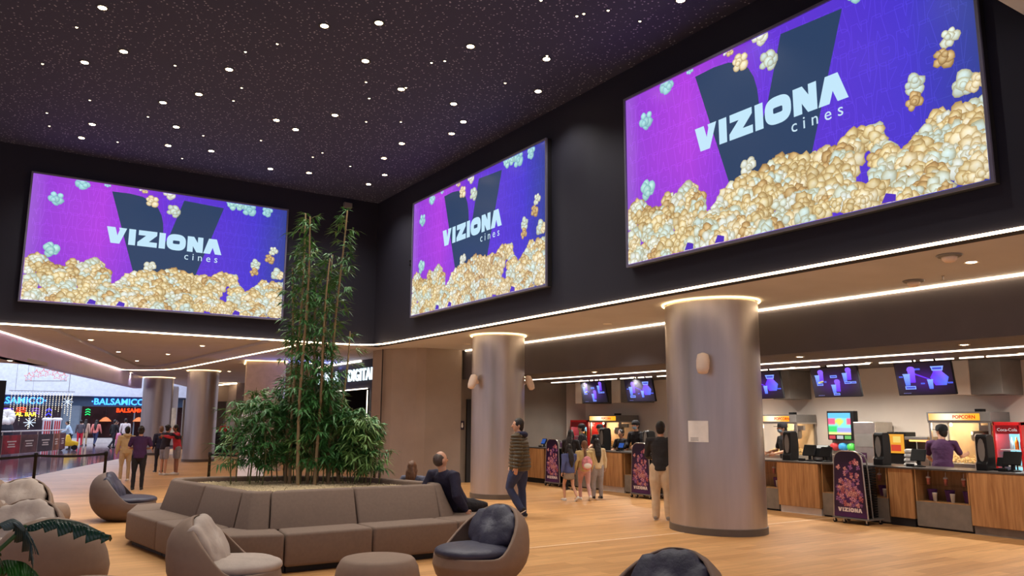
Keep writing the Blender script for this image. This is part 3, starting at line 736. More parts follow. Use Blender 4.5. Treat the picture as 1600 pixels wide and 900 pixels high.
# --- machines on the counters
def front(mb): return mb
def popcorn_machine(label, y0, y1, z0=.9, z1=1.84, x0=14.78, x1=15.45):
    t = thing('popcorn_machine', label, 'popcorn machine', (0, 0, 0))
    w = y1-y0
    obj('base', MB().box(x0-.06, x1, y0, y1, z0-.02, z0+.07), M['steel'], t, bevel=.008)
    b = MB()
    for yy in (y0, y1-.04):
        b.box(x0, x0+.04, yy, yy+.04, z0+.07, z1-.16)
    b.box(x1-.02, x1, y0, y1, z0+.07, z1-.16)
    obj('cabinet_frame', b, M['steel'], t)
    obj('back_panel', MB().box(x1-.05, x1-.022, y0+.04, y1-.04, z0+.07, z1-.16), pm('lit_cabinet_lining', (244, 214, 170), .5), t)
    obj('top_box', MB().box(x0, x1, y0-.02, y1+.02, z1-.16, z1-.13), M['steel'], t)
    obj('header_housing', MB().box(x0-.02, x1, y0-.02, y1+.02, z1-.13, z1+.04), M['greyplastic'], t, bevel=.006)
    sg = MB(); n = 16; vs = []; cs = []
    for j in range(2):
        for i in range(n+1):
            u = i/n; vs.append((x0-.024, y1-.02-u*(w-.18), z1-.11+j*.12))
            g = math.exp(-((u-.38)/.26)**2); cs.append(tuple(a+(b-a)*g for a, b in zip(lin((250, 160, 20)), lin((255, 246, 205)))))
    sg.add(vs, [(i, i+1, n+2+i, n+1+i) for i in range(n)], cs)
    s = obj('lit_sign', sg, M['lsign'], t)
    textmesh('sign_lettering', 'POPCORN', .085, M['redletter'], t, .001, Matrix.Translation((x0-.028, y1-w*.42, z1-.08)) @ Matrix.Rotation(-PI/2, 4, 'Z'), bold=.002)
    obj('kettle', MB().lathe([(.02, 0), (.13, .02), (.15, .06), (.15, .18), (.13, .20)], (x0+x1)/2, y0+w*.32, n=24).xform(Matrix.Translation((0, 0, z1-.50))), M['steel'], t, smooth=True)
    obj('kettle_arm', MB().box((x0+x1)/2-.03, (x0+x1)/2+.03, y0+.05, y0+w*.32, z1-.30, z1-.2).tube([((x0+x1)/2, y0+w*.32, z1-.3), ((x0+x1)/2, y0+w*.32, z1-.16)], .02, 8), M['steel'], t)
    rnd = random.Random(3); p = MB()
    for i in range(260):
        a = rnd.random(); yy = rnd.uniform(y0+.07, y1-.07); xx = rnd.uniform(x0+.05, x1-.09)
        p.ell((xx, yy, z0+.08+rnd.random()*(.05+.10*(xx-x0)/(x1-x0))), (.022, .022, .018), 5, 4)
    o = obj('popcorn', p, pm('fresh_popcorn', (240, 205, 140), .8), t); o['kind'] = 'stuff'
    for ya in (y0+.01, y1-.015): obj('glass_side', MB().box(x0+.04, x1-.02, ya, ya+.005, z0+.07, z1-.16), M['glass'], t)
    light('cabinet_lamp', 'POINT', (x0+.3, y1-.25, z1-.22), 11, (1, .78, .5), .05, parent=t)
    obj('lamp_bulb', MB().ell((x0+.3, y1-.25, z1-.19), (.03, .03, .035), 10, 6), emat('cabinet_bulb', (255, 225, 170), 6), t)
    obj('top_vent', MB().box(x0+.1, x0+.22, y0+w*.15, y0+w*.27, z1+.04, z1+.09), M['blackplastic'], t)
M['lsign'] = colmat('backlit_sign_face', 1.5); M['redletter'] = emat('backlit_red_letter', (225, 40, 30), .9)
popcorn_machine('steel popcorn machine with yellow lit header, right of the worker in purple', 7.22, 8.32)
popcorn_machine('steel popcorn machine with yellow lit header at the far end behind the staff', 17.02, 18.35, z1=1.80)
popcorn_machine('popcorn machine half hidden behind the right edge of the big steel column', 11.25, 12.2, z1=1.80)

def fridge(label, y0, y1, z1, script=True, z0=0, x0=14.72):
    t = thing('drinks_fridge', label, 'fridge', (0, 0, 0))
    b = MB(); b.box(x0, 15.42, y0, y0+.035, z0, z1).box(x0, 15.42, y1-.035, y1, z0, z1).box(x0, 15.42, y0, y1, z1-.06, z1).box(15.36, 15.42, y0, y1, z0, z1).box(x0, 15.42, y0, y1, z0, z0+.12)
    obj('cabinet', b, M['red'], t, bevel=.008)
    obj('header', MB().box(x0-.01, x0+.05, y0+.06, y1-.06, z1-.20, z1-.06), pm('deep_red_header', (120, 18, 24), .3), t)
    obj('lining', MB().box(15.20, 15.23, y0+.036, y1-.036, z0+.12, z1-.2), emat('glowing_fridge_lining', (150, 215, 235), 1.5), t)  # lining glows in place of light falling inside the fridge
    for k in range(5):
        z = z0+.12+(z1-.32-z0)*k/5
        obj('shelf', MB().box(x0+.08, 15.20, y0+.06, y1-.06, z, z+.012), M['whitetrim'], t)
    obj('glass_door', MB().box(x0, x0+.01, y0+.06, y1-.06, z0+.12, z1-.2), M['glass'], t)
    obj('handle', MB().tube([(x0-.03, y0+.10, .8), (x0-.03, y0+.10, 1.2)], .012, 8), M['blackplastic'], t)
    if script: textmesh('header_script', 'Coca-Cola', .075, emat('header_white', (240, 220, 220), .8), t, .001, Matrix.Translation((x0-.014, y1-.075, z1-.155)) @ Matrix.Rotation(-PI/2, 4, 'Z') @ Matrix.Shear('XZ', 4, (.25, 0)))
    light('fridge_lamp', 'POINT', (x0+.2, (y0+y1)/2, z1-.25), 4, (.7, .92, 1), .05, parent=t)
    return [z0+.12+(z1-.32-z0)*k/5+.012 for k in range(5)]
bm = MB(); bm.lathe([(.03, 0), (.032, .01), (.032, .12), (.012, .17), (.012, .20), (.016, .205)], n=12)
BOT = [bm.mesh('bottle', pm(n, c, .2), True) for n, c in (('green_bottle', (96, 170, 60)), ('cola_bottle', (60, 24, 18)), ('orange_bottle', (235, 140, 40)), ('clear_bottle', (190, 220, 225)))]
def bottles(y0, y1, zs, x, where, k0=0):
    rnd = random.Random(k0)
    for j, z in enumerate(zs):
        n = int((y1-y0-.16)/.085)
        for i in range(n):
            o = obj('bottle', BOT[(i+j*2+k0) % 4 if j else (i//3) % 4], None); o.location = (x, y0+.11+i*.085, z); tag(o, 'small bottle standing on a lit shelf of the red fridge %s' % where, 'bottle', 'bottles in the fridge '+where)
zs = fridge('red drinks fridge with lit shelves at the right edge of the counter', 6.70, 7.16, 1.70)
bottles(6.70, 7.16, zs[2:], 14.95, 'at the right edge', 1)
zs = fridge('red drinks fridge with lit shelves at the far end of the counter', 18.40, 19.2, 1.70, False)
bottles(18.40, 19.2, zs[2:], 14.95, 'at the far end', 2)

def tall_dispenser(label, y, x=13.12, h=.55, w=.17, side='greyplastic'):
    t = thing('drink_dispenser', label, 'dispenser', (x, y, .955))
    pr = [(-.10, 0), (.17, 0), (.19, .3), (.17, h-.04), (.12, h), (-.02, h), (-.06, h-.04), (-.06, .14), (-.10, .10)]
    mb = MB().prof(pr, -w/2, w/2)
    obj('body', mb, M['blackplastic'], t, bevel=.012)
    z = [(math.cos(a)*.055, math.sin(a)) for a in [k*.52 for k in range(12)]]
    gg = MB(); gg.add([(-.066, px, .31+pz*.18) for px, pz in z]+[(-.060, px, .31+pz*.18) for px, pz in z], [tuple(range(12)), tuple(range(23, 11, -1))]+[(i, (i+1) % 12, 12+(i+1) % 12, 12+i) for i in range(12)])
    obj('front_window', gg, M['greyplastic'], t)
    obj('side_trim', MB().prof([(p[0]*1.04+.005, p[1]*1.01) for p in pr], w/2, w/2+.008), M[side], t)
tall_dispenser('tall black drink dispenser first right of the big steel column', 10.18)
tall_dispenser('tall black drink dispenser above the nearest poster stand', 8.28, side='speaker')
tall_dispenser('tall black drink dispenser between the popcorn machine and the right hand fridge', 6.55, side='speaker')
tall_dispenser('tall black drink dispenser among the staff at the far end of the counter', 15.75)
tall_dispenser('dark tall dispenser just left of the big steel column', 14.15, h=.5)
def till(label, y, x=13.15, rz=0, s=1.0, lit=False):
    t = thing('till', label, 'till', (x, y, .955), rz); t.scale = (s, s, s)
    obj('stand', MB().lathe([(.10, 0), (.10, .012), (.03, .03), (.025, .16)], n=20), M['blackplastic'], t)
    scr = MB().prof([(-.06, .10), (-.03, .09), (.045, .27), (.02, .29)], -.125, .125)
    obj('screen_head', scr, M['blackplastic'], t, bevel=.008)
    cust = MB().prof([(.05, .15), (.08, .14), (.10, .22), (.08, .23)], -.08, .08)
    obj('rear_display', cust, M['greyplastic'], t, bevel=.004)
    if lit:
        m = MB(); m.add([(-.066, -.105, .12), (-.066, .105, .12), (.010, .105, .275), (.010, -.105, .275)], [(3, 2, 1, 0)]); obj('display', m, emat('till_display', (70, 110, 200), .6), t)
    obj('keypad', MB().box(-.14, -.07, .04, .15, 0, .05), M['blackplastic'], t, bevel=.008)
    return t
till('black till beside the first dispenser right of the big column', 9.74, s=1.05)
till('second black till, with a dim little display, near the slush machine', 9.38, s=.95)
till('black till in front of the worker in purple', 7.62, s=1.0)
till('black till at the very right edge in front of the fridge', 6.15, s=1.05)
till('black till low on the counter before the right hand fridge', 6.36, 13.3, s=.7)
till('black till with blue display at the far end of the counter by the grey wall', 18.35, lit=True, s=.8)
till('black till with blue display facing the staff in the middle', 15.1, lit=True, rz=.2, s=.7)
t = thing('receipt_printer', 'boxy black printer with a small panel on the counter right of the first dispenser', 'printer', (13.3, 9.58, .955))
obj('body', MB().prof([(-.13, 0), (.13, 0), (.13, .26), (.05, .30), (-.06, .24), (-.13, .10)], -.13, .13), M['blackplastic'], t, bevel=.015)
obj('panel', MB().box(-.135, -.125, -.1, .1, .03, .08), M['greyplastic'], t)
# slush machine with bright screen
t = thing('slush_machine', 'slush machine with a bright colourful screen on top', 'slush machine', (14.75, 10.22, .88))
obj('base_cabinet', MB().box(0, .5, -.33, .33, 0, .14), M['steel'], t, bevel=.01)
obj('back_body', MB().box(.25, .55, -.33, .33, .14, .5), M['steel'], t, bevel=.01)
obj('sign_housing', MB().box(.08, .22, -.33, .30, .44, 1.03), M['blackplastic'], t, bevel=.01)
mb = MB(); n = 14; rnd = random.Random(9); vs = []; cs = []
for j in range(n+1):
    for i in range(n+1):
        u, v = i/n, j/n
        c = lin((90, 190, 240)) if v > .78 else lin((240, 90, 130)) if (v > .45 and (u < .3 or u > .8)) else lin((50, 210, 110)) if (v < .42 and u < .42) else lin((130, 235, 215)) if v > .3 else lin((150, 160, 250))
        if (u-.5)**2+(v-.6)**2 < .03: c = lin((215, 245, 90))
        if v < .1: c = lin((245, 220, 140))
        vs.append((.075, .27-u*.52, .55+v*.44)); cs.append(c)
mb.add(vs, [(j*(n+1)+i, (j+1)*(n+1)+i, (j+1)*(n+1)+i+1, j*(n+1)+i+1) for j in range(n) for i in range(n)], cs)
obj('lit_sign', mb, colmat('slush_sign_face', 1.3), t)
for k, c in enumerate(((240, 90, 100), (225, 230, 230), (130, 220, 120))):
    obj('flavour_label', MB().box(.07, .08, .12-k*.18, .26-k*.18, .46, .53), emat('flavour_%d' % k, c, .8), t)
for k, c in enumerate(((200, 70, 70), (70, 160, 225), (90, 215, 90))):
    y = .20-k*.2
    obj('slush_bowl', MB().lathe([(.02, -.09), (.07, -.08), (.085, 0), (.07, .08), (.02, .09)], n=18).xform(Matrix.Translation((.16, y, .30)) @ Matrix.Rotation(PI/2, 4, 'Y')), pm('slush_%d' % k, c, .2, emit=c, es=.15), t, smooth=True)
    obj('tap', MB().tube([(.05, y, .24), (.03, y, .20), (.03, y, .17)], .012, 8), M['blackplastic'], t)
t = thing('ice_machine', 'tall stainless steel machine right of the slush machine', 'steel cabinet', (0, 0, 0))
obj('body', MB().box(14.8, 15.4, 9.42, 9.90, .88, 1.69), M['steel'], t, bevel=.01)
obj('louvre', MB().box(14.79, 14.80, 9.46, 9.86, 1.2, 1.45), M['greyplastic'], t)
t = thing('lit_poster_box', 'small lit box with yellow and red face behind the dispenser', 'lit box', (0, 0, 0))
obj('housing', MB().box(14.8, 15.15, 8.80, 9.18, .9, 1.50), M['blackplastic'], t, bevel=.01)
mb = MB(); mb.c = lin((250, 170, 40)); mb.box(14.785, 14.80, 8.84, 9.14, 1.1, 1.46); mb.c = lin((220, 60, 30)); mb.box(14.78, 14.785, 8.90, 9.10, 1.14, 1.26); mb.c = lin((255, 220, 110)); mb.box(14.78, 14.785, 8.9, 9.05, 1.3, 1.42)
obj('lit_face', mb, colmat('warm_poster_face', .9), t)
t = thing('food_warmer', 'food warmer with a glowing orange lamp left of the worker in purple', 'food warmer', (0, 0, 0))
obj('body', MB().box(14.75, 15.2, 8.35, 8.80, .88, 1.02).box(14.75, 15.2, 8.35, 8.80, 1.36, 1.42).box(15.16, 15.2, 8.35, 8.8, 1.02, 1.36), M['steel'], t, bevel=.008)
obj('heat_lamp', MB().tube([(14.85, 8.40, 1.345), (14.85, 8.75, 1.345)], .018, 8), emat('heat_lamp_glow', (255, 170, 90), 3.5), t)
obj('glass_front', MB().box(14.752, 14.757, 8.36, 8.79, 1.02, 1.36), M['glass'], t)
for k in range(4):
    t = thing('lid_stack', ['lowest', 'second', 'third', 'topmost'][k]+' white domed lid in the stack on the counter left of the worker in purple', 'lid', (13.42, 7.93, .955+k*.07))
    obj('dome', MB().lathe([(.105-k*.008, 0), (.105-k*.008, .02), (.085, .05), (.06, .066), (.02, .07)], n=22), M['paper'], t, smooth=True)

# --- popcorn poster stands on castors, with stacked black trays behind
def poster_mesh():
    rnd = random.Random(11); mb = MB(); W, H = .62, 1.08
    def wid(z): return W/2-(z/H)*.06
    N = 20
    pts = []
    for i in range(N+1):
        z = (H-.17)*i/N; pts.append((-wid(z), z))
    arc = [(-wid(H-.17)+.16-.16*math.cos(a), H-.17+.17*math.sin(a)) for a in [PI/2*k/8 for k in range(1, 9)]]
    left = pts+arc; right = [(-x, z) for x, z in reversed(left)]
    full = left+right
    nn = len(left); vs = []; cs = []
    for x, z in left:
        for k in range(9):
            u = -1+2*k/8; g = max(0, 1-abs(u)*.9)*max(0, 1-abs(z-.40)/.55)+.6*max(0, 1-z/.16)
            vs.append((u*abs(x), 0, z)); cs.append(tuple(a+(b-a)*min(1, g*.8) for a, b in zip(lin((26, 6, 40)), lin((92, 26, 118)))))
    mb.add(vs, [(i*9+k, i*9+k+1, (i+1)*9+k+1, (i+1)*9+k) for i in range(nn-1) for k in range(8)], cs)
    pal = [tuple(lin(c) for c in t) for t in [((250, 205, 215), (196, 124, 156), (96, 40, 92)), ((255, 215, 195), (206, 134, 134), (110, 50, 84)), ((200, 150, 200), (130, 76, 140), (60, 24, 80)), ((240, 150, 130), (170, 80, 100), (84, 30, 70))]]
    lay = Lay(-.001, .000004)
    for i in range(120):
        z = min(max(rnd.gauss(.46, .2), .20), .98); x = rnd.gauss(0, .13)*(1 if z < .7 else 1.3)
        if abs(x) > wid(z)-.06: continue
        kernel(mb, lay, x, z, rnd.uniform(.026, .055), rnd, pal, lobes=5, seg=7, jag=.2)
    put_viziona(mb, -.225, .085, .45, -.004, lin((238, 226, 226)))
    return mb.mesh('poster', M['print']), full
PM, POUT = poster_mesh()
def poster_stand(label, x, y, rz=0):
    t = thing('poster_stand', label, 'poster stand', (x, y, 0), -PI/2+rz)
    b = MB(); b.prof([(px, pz+.11) for px, pz in POUT], .004, .022); obj('board', b, M['blackplastic'], t)
    p = obj('poster', PM, None, t); p.location = (0, 0, .11)
    fr = [Vector((px*1.02, .01, pz*1.005+.11)) for px, pz in POUT]
    obj('frame', MB().tube([fr[0]+Vector((0, 0, -.03))]+fr+[fr[-1]+Vector((0, 0, -.03))], .013, 8), M['steel'], t, smooth=True)
    fr2 = [Vector((px*.98, .16, pz*.98+.11)) for px, pz in POUT]
    obj('rear_frame', MB().tube(fr2, .012, 8), M['greyplastic'], t, smooth=True)
    obj('base_tray', MB().box(-.34, .34, -.02, .42, .075, .10), M['greyplastic'], t, bevel=.008)
    for cx, cy in ((-.30, 0), (.30, 0), (-.30, .38), (.30, .38), (-.12, .0)):
        c = obj('castor', MB().lathe([(.034, -.012), (.034, .012)], n=18).xform(Matrix.Translation((cx, cy, .034)) @ Matrix.Rotation(PI/2, 4, 'X')), M['blackplastic'], t)
        obj('castor_fork', MB().box(cx-.012, cx+.012, cy-.02, cy+.02, .03, .08), M['steel'], c)
    return t
tray = None
def tray_stack(x, y, where, n):
    global tray
    c, s = 0, 0
    for k in range(n):
        lab = 'black serving tray in the tall stack behind the poster stand %s' % where
        if tray is None:
            tray = thing('serving_tray', lab, 'tray', (x, y, .103+k*.041), -PI/2, 'black trays behind the stand '+where)
            obj('tray_base', MB().prism([(-.23, -.15), (.23, -.15), (.23, .15), (-.23, .15)], 0, .012), M['blackplastic'], tray, bevel=.003)
            b = MB(); b.prism([(-.24, -.16), (.24, -.16), (.24, -.145), (-.24, -.145)], .0, .03).prism([(-.24, .145), (.24, .145), (.24, .16), (-.24, .16)], .0, .03).prism([(-.24, -.145), (-.225, -.145), (-.225, .145), (-.24, .145)], .0, .03).prism([(.225, -.145), (.24, -.145), (.24, .145), (.225, .145)], .0, .03)
            obj('rim', b, M['blackplastic'], tray, bevel=.003)
        else: dup(tray, (x, y, .103+k*.041), -PI/2, lab, 'black trays behind the stand '+where)
for x, y, where, lab in [(12.36, 8.42, 'nearest', 'nearest popcorn poster stand on castors, before the right hand counter'), (12.33, 13.55, 'left of the big column', 'popcorn poster stand just left of the big steel column'), (12.55, 17.15, 'farthest away', 'farthest popcorn poster stand, left of the girl in the blue jacket')]:
    poster_stand(lab, x, y, 0); tray_stack(x+.26, y, where, 21)
    q = thing('leaflet_holder', 'small purple card holder rising above the poster stand %s' % where, 'card holder', (12.97, y+.12, .955))
    obj('acrylic', MB().box(-.02, .02, -.10, .10, 0, .02).box(.0, .006, -.10, .10, .02, .21), M['glass'], q)
    mb = MB(); mb.c = lin((92, 52, 96)); mb.box(-.004, -.001, -.095, .095, .03, .20); mb.c = lin((200, 180, 200)); mb.box(-.006, -.004, -.07, .07, .14, .165)
    obj('card', mb, M['print'], q)

# --- fixings on the columns and walls
def wall_speaker(label, loc, rz):
    t = thing('wall_speaker', label, 'wall speaker', loc, rz)
    obj('bracket', MB().lathe([(.05, 0), (.05, .02), (.02, .03), (.02, .10)], n=16).xform(Matrix.Rotation(PI/2, 4, 'X')), M['speaker'], t)
    mb = MB().lathe([(.02, -.17), (.075, -.15), (.095, -.08), (.10, .05), (.085, .14), (.03, .17)], n=20, ry=.8)
    mb.xform(Matrix.Translation((0, -.15, 0)) @ Matrix.Rotation(math.radians(-22), 4, 'X'))
    obj('cabinet', mb, M['speaker'], t, smooth=True)
wall_speaker('cream wall speaker on the nearest broad steel column', (9.20, 8.63, 2.55), math.radians(-52))
wall_speaker('cream wall speaker on the left side of the farther steel column', (9.14, 15.30, 2.52), math.radians(-75))
wall_speaker('cream wall speaker peeking out right of the farther steel column', (10.22, 15.05, 2.52), math.radians(30))
t = thing('notice_sheet', 'white paper sheet stuck on the nearest steel column', 'notice', (9.83, 9.04, 0))
mb = MB()
# placed where the column turns towards the room
vs = []
for i in range(9):
    a = math.radians(186+i*3.1); vs += [(.677*math.cos(a), .807*math.sin(a), 1.37), (.677*math.cos(a), .807*math.sin(a), 1.69)]
mb.add(vs, [(2*i, 2*i+2, 2*i+3, 2*i+1) for i in range(8)]); obj('sheet', mb, M['paper'], t)
l = MB()
for r_, z in enumerate((1.43, 1.41, 1.39)):
    vs = []
    for i in range(6):
        a = math.radians(189+i*2); vs += [(.679*math.cos(a), .809*math.sin(a), z), (.679*math.cos(a), .809*math.sin(a), z+.006)]
    l.add(vs, [(2*i, 2*i+2, 2*i+3, 2*i+1) for i in range(5)])
obj('printed_lines', l, M['greyplastic'], t)
t = thing('restroom_sign', 'small dark purple restroom sign on the grey wall left of the farther steel column', 'sign', (11.11, 19.395, 1.42))
obj('plate', MB().box(-.07, .07, -.012, 0, 0, .24), pm('dark_purple_plate', (40, 22, 44), .4), t)
obj('figure', MB().lathe([(.012, .05), (.034, .09), (.02, .15), (.022, .17), (.004, .19)], n=14).xform(Matrix.Diagonal((1, .2, 1, 1))).xform(Matrix.Translation((0, -.014, 0))), M['paper'], t)

# ================================================================== PLANTER BENCH
S0 = [((1.77, 12.2), (2.20, 12.35), (2.33, 12.3)), ((1.93, 10.95), (2.39, 11.02), (2.50, 11.0)), ((2.09, 9.7), (2.55, 9.75), (2.68, 9.93)),
      ((2.93, 8.98), (2.88, 9.44), (2.95, 9.68)), ((3.98, 8.98), (3.98, 9.44), (4.02, 9.70)), ((5.14, 9.0), (5.14, 9.46), (5.18, 9.72)),
      ((6.12, 9.75), (5.52, 9.78), (5.38, 9.98)), ((5.95, 10.95), (5.33, 10.75), (5.22, 10.68)), ((5.35, 12.15), (4.85, 11.85), (4.75, 11.78)),
      ((4.2, 13.0), (4.05, 12.45), (4.0, 12.32)), ((2.9, 13.35), (2.85, 12.85), (2.85, 12.68))]
MID = {2: ((2.36, 9.14), (2.66, 9.50), (2.76, 9.74)), 5: ((5.66, 9.10), (5.36, 9.52), (5.30, 9.80)), 10: ((2.02, 13.15), (2.35, 12.75), (2.42, 12.62))}
CEN = (3.9, 11.1)
def inw(p, d):
    v = Vector((CEN[0]-p[0], CEN[1]-p[1])); v.normalize(); return (p[0]+v.x*d, p[1]+v.y*d)
def shrink(poly, d):
    cx = sum(p[0] for p in poly)/len(poly); cy = sum(p[1] for p in poly)/len(poly)
    out = []
    for x, y in poly:
        v = Vector((cx-x, cy-y)); v.normalize(); out.append((x+v.x*d, y+v.y*d))
    return out
BL = ['far left bench module nearest the dark armchair', 'second bench module on the left side, before the corner', 'corner bench module at the front left, partly behind the pale cushioned chair', 'left one of the two straight front bench modules', 'right one of the two straight front bench modules',
      'corner bench module at the front right where the man in navy sits', 'bench module on the right side behind the seated man', 'bench module on the far right side near the seated long haired girl', 'bench module on the far side of the planting', 'second bench module on the far side of the planting', 'bench module at the far left corner of the planting']
n = len(S0)
for i in range(n):
    a = S0[i]; b = S0[(i+1) % n]; m = MID.get(i)
    seq = [a]+([m] if m else [])+[b]
    t = thing('bench_module', 'taupe upholstered '+BL[i], 'bench')
    seat = [q[0] for q in seq]+[inw(q[1], .25) for q in seq[::-1]]
    seat = shrink(seat, .008)
    obj('seat', MB().prism(seat, .07, .43), M['sofa'], t, bevel=.035, seg=3, smooth=True)
    lo = [q[1] for q in seq]+[inw(q[2], .16) for q in seq[::-1]]
    hi = [q[2] for q in seq]+[inw(q[2], .16) for q in seq[::-1]]
    lo = shrink(lo, .008); hi = shrink(hi, .008)
    obj('backrest', MB().prism(lo, .405, .83, hi), M['sofa'], t, bevel=.03, seg=3, smooth=True)
    pl = [inw(q[0], .10) for q in seq]+[inw(q[1], .2) for q in seq[::-1]]
    obj('plinth', MB().prism(shrink(pl, .01), 0, .08), M['dark'], t)
rim = []
for i in range(n):
    rim.append(inw(S0[i][2], .165))
    if i in MID: rim.append(inw(MID[i][2], .165))
obj_b = tag(obj('planter_bed', MB().prism(rim, 0, .745), M['soil']), 'raised bed of cream gravel inside the ring of benches', 'planter bed')
rnd = random.Random(5)
def inside(x, y, poly):
    c = False; j = len(poly)-1
    for i in range(len(poly)):
        if (poly[i][1] > y) != (poly[j][1] > y) and x < (poly[j][0]-poly[i][0])*(y-poly[i][1])/(poly[j][1]-poly[i][1])+poly[i][0]: c = not c
        j = i
    return c
g = MB(); k = 0
while k < 9000:
    x = rnd.uniform(2.2, 5.6); y = rnd.uniform(9.6, 12.9)
    if not inside(x, y, rim): continue
    s = rnd.uniform(.012, .024); r = Matrix.Rotation(rnd.random()*3, 3, 'Z')
    zz = .748+rnd.random()*.012
    v = [Vector((s, 0, 0)), Vector((0, s*.8, 0)), Vector((-s, 0, 0)), Vector((0, -s*.8, 0)), Vector((0, 0, s*.6)), Vector((0, 0, -s*.6))]
    v = [r @ q+Vector((x, y, zz)) for q in v]
    g.add(v, [(0, 1, 4), (1, 2, 4), (2, 3, 4), (3, 0, 4), (1, 0, 5), (2, 1, 5), (3, 2, 5), (0, 3, 5)]); k += 1
tag(obj('gravel', g, M['gravel']), 'loose cream pebbles covering the raised bed under the bamboo', 'gravel', kind='stuff')

# ================================================================== BAMBOO
def bamboo(label, x, y, h, leaves, spread, lean, rnd, bare=.15, r0=.022, grp=None, side=None, kindm='leaf', clump=12):
    t = thing('bamboo_plant', label, 'bamboo', (x, y, .74), 0, grp)
    N = max(6, int(h/.28)); P = []
    for i in range(N+1):
        f = i/N; P.append(Vector((lean[0]*f*f+.02*math.sin(f*7+x*9), lean[1]*f*f+.02*math.cos(f*6+y*7), h*f)))
    mb = MB(); mb.tube(P, [r0*(1-.6*i/N) for i in range(N+1)], 7)
    for i in range(1, N):
        a = P[i]; mb.tube([a-Vector((0, 0, .008)), a+Vector((0, 0, .008))], r0*(1-.6*i/N)*1.25, 7)
    obj('cane', mb, M['stem'] if r0 > .012 else M['stemg'], t, smooth=True)
    lm = MB(); br = MB()
    nb = max(4, leaves//clump)
    for b in range(nb):
        f = bare+(1-bare)*((b+rnd.random())/nb); i = min(int(f*N), N-1); p = P[i].lerp(P[i+1], f*N-i)
        a = rnd.random()*6.28
        if side is not None and rnd.random() < .5: a = side+rnd.uniform(-1, 1)
        L = spread*rnd.uniform(.45, 1.1)*(1.0-.35*f if h > 2 else .7+.3*math.sin(f*PI))
        d = Vector((math.cos(a), math.sin(a), rnd.uniform(.15, .75))); d.normalize()
        q1 = p+d*L*.5; q2 = p+d*L+Vector((0, 0, -.18*L))
        br.tube([p, q1, q2], [.004, .003, .0015], 4, caps=False)
        for k in range(clump):
            u = rnd.uniform(.25, 1.0); base = (p.lerp(q1, u*2) if u < .5 else q1.lerp(q2, u*2-1))
            a2 = a+rnd.uniform(-1.5, 1.5); ld = Vector((math.cos(a2), math.sin(a2), rnd.uniform(-.75, .45))); ld.normalize()
            ll = rnd.uniform(.11, .19); w_ = rnd.uniform(.011, .017)
            sd = ld.cross(Vector((rnd.uniform(-.4, .4), rnd.uniform(-.4, .4), 1))); sd.normalize(); up = sd.cross(ld)
            m1 = base+ld*ll*.42; tip = base+ld*ll+Vector((0, 0, -.25*ll))
            lm.add([base, m1+sd*w_, tip, m1-sd*w_, m1-up*.003], [(0, 1, 4), (1, 2, 4), (2, 3, 4), (3, 0, 4)])
    br_o = obj('twigs', br, M['stemg'], t); br_o['kind'] = 'stuff'
    lo = obj('foliage', lm, M[kindm], t); lo['kind'] = 'stuff'
    return t
rnd = random.Random(21)
SR = Vector((.84, -.55)); AW = Vector((.54, .82)); PC = Vector((3.93, 11.35))
tall = [(-.24, .15, 4.03, (.05, .0), 520), (-.07, -.1, 3.92, (.02, .05), 460), (.27, .25, 4.12, (.12, .0), 560), (.10, .35, 3.45, (.1, .05), 520), (-.34, .3, 3.2, (-.05, .0), 460), (.16, .0, 3.3, (.08, .02), 360), (.02, .2, 2.95, (-.02, .0), 420), (.40, .35, 2.25, (.10, 0), 110), (-.17, .5, 3.5, (-.02, .0), 460)]
W9 = ['tall bamboo cane at the left of the two bare topped canes', 'tall bamboo cane just behind the left topmost one', 'tallest bamboo cane leaning right, at the right of the clump', 'tall bamboo cane leaning right in the middle of the clump', 'tall bamboo cane at the left edge of the high clump', 'tall leafy bamboo cane at the right edge of the high clump', 'tall bamboo cane in the front middle of the high clump', 'shorter bamboo cane right of the high clump', 'tall bamboo cane at the back left of the high clump']
for (s, a, h, l, nl), lab in zip(tall, W9):
    p = PC+SR*s+AW*a; bamboo(lab, p.x, p.y, h, int(nl*1.25), .33, l, rnd, .20, .026, kindm='leaf' if rnd.random() < .8 else 'leaf2')
low = []
for i in range(34):
    s = -1.16+2.24*(i+.5)/34+rnd.uniform(-.06, .06); a = rnd.uniform(-.1, .75)
    edge = abs(s+.05)/1.3
    h = rnd.uniform(1.15, 1.75)*(1.0-.32*edge)
    if s > .25: h = min(h, rnd.uniform(.85, 1.12))
    low.append((s, a, h))
for i, (s, a, h) in enumerate(low):
    p = PC+SR*s+AW*a
    if not inside(p.x, p.y, rim): p = PC+SR*s*.93+AW*(a*.5+.1)
    if not inside(p.x, p.y, rim): continue
    bamboo('short leafy bamboo shoot in the low thicket round the tall canes', p.x, p.y, h, 440 if abs(s) < .8 else 230, .30, (rnd.uniform(-.1, .1), rnd.uniform(-.1, .1)), rnd, .2, .010, 'short bamboo of the low thicket', kindm='leaf' if i % 4 else 'leaf2')

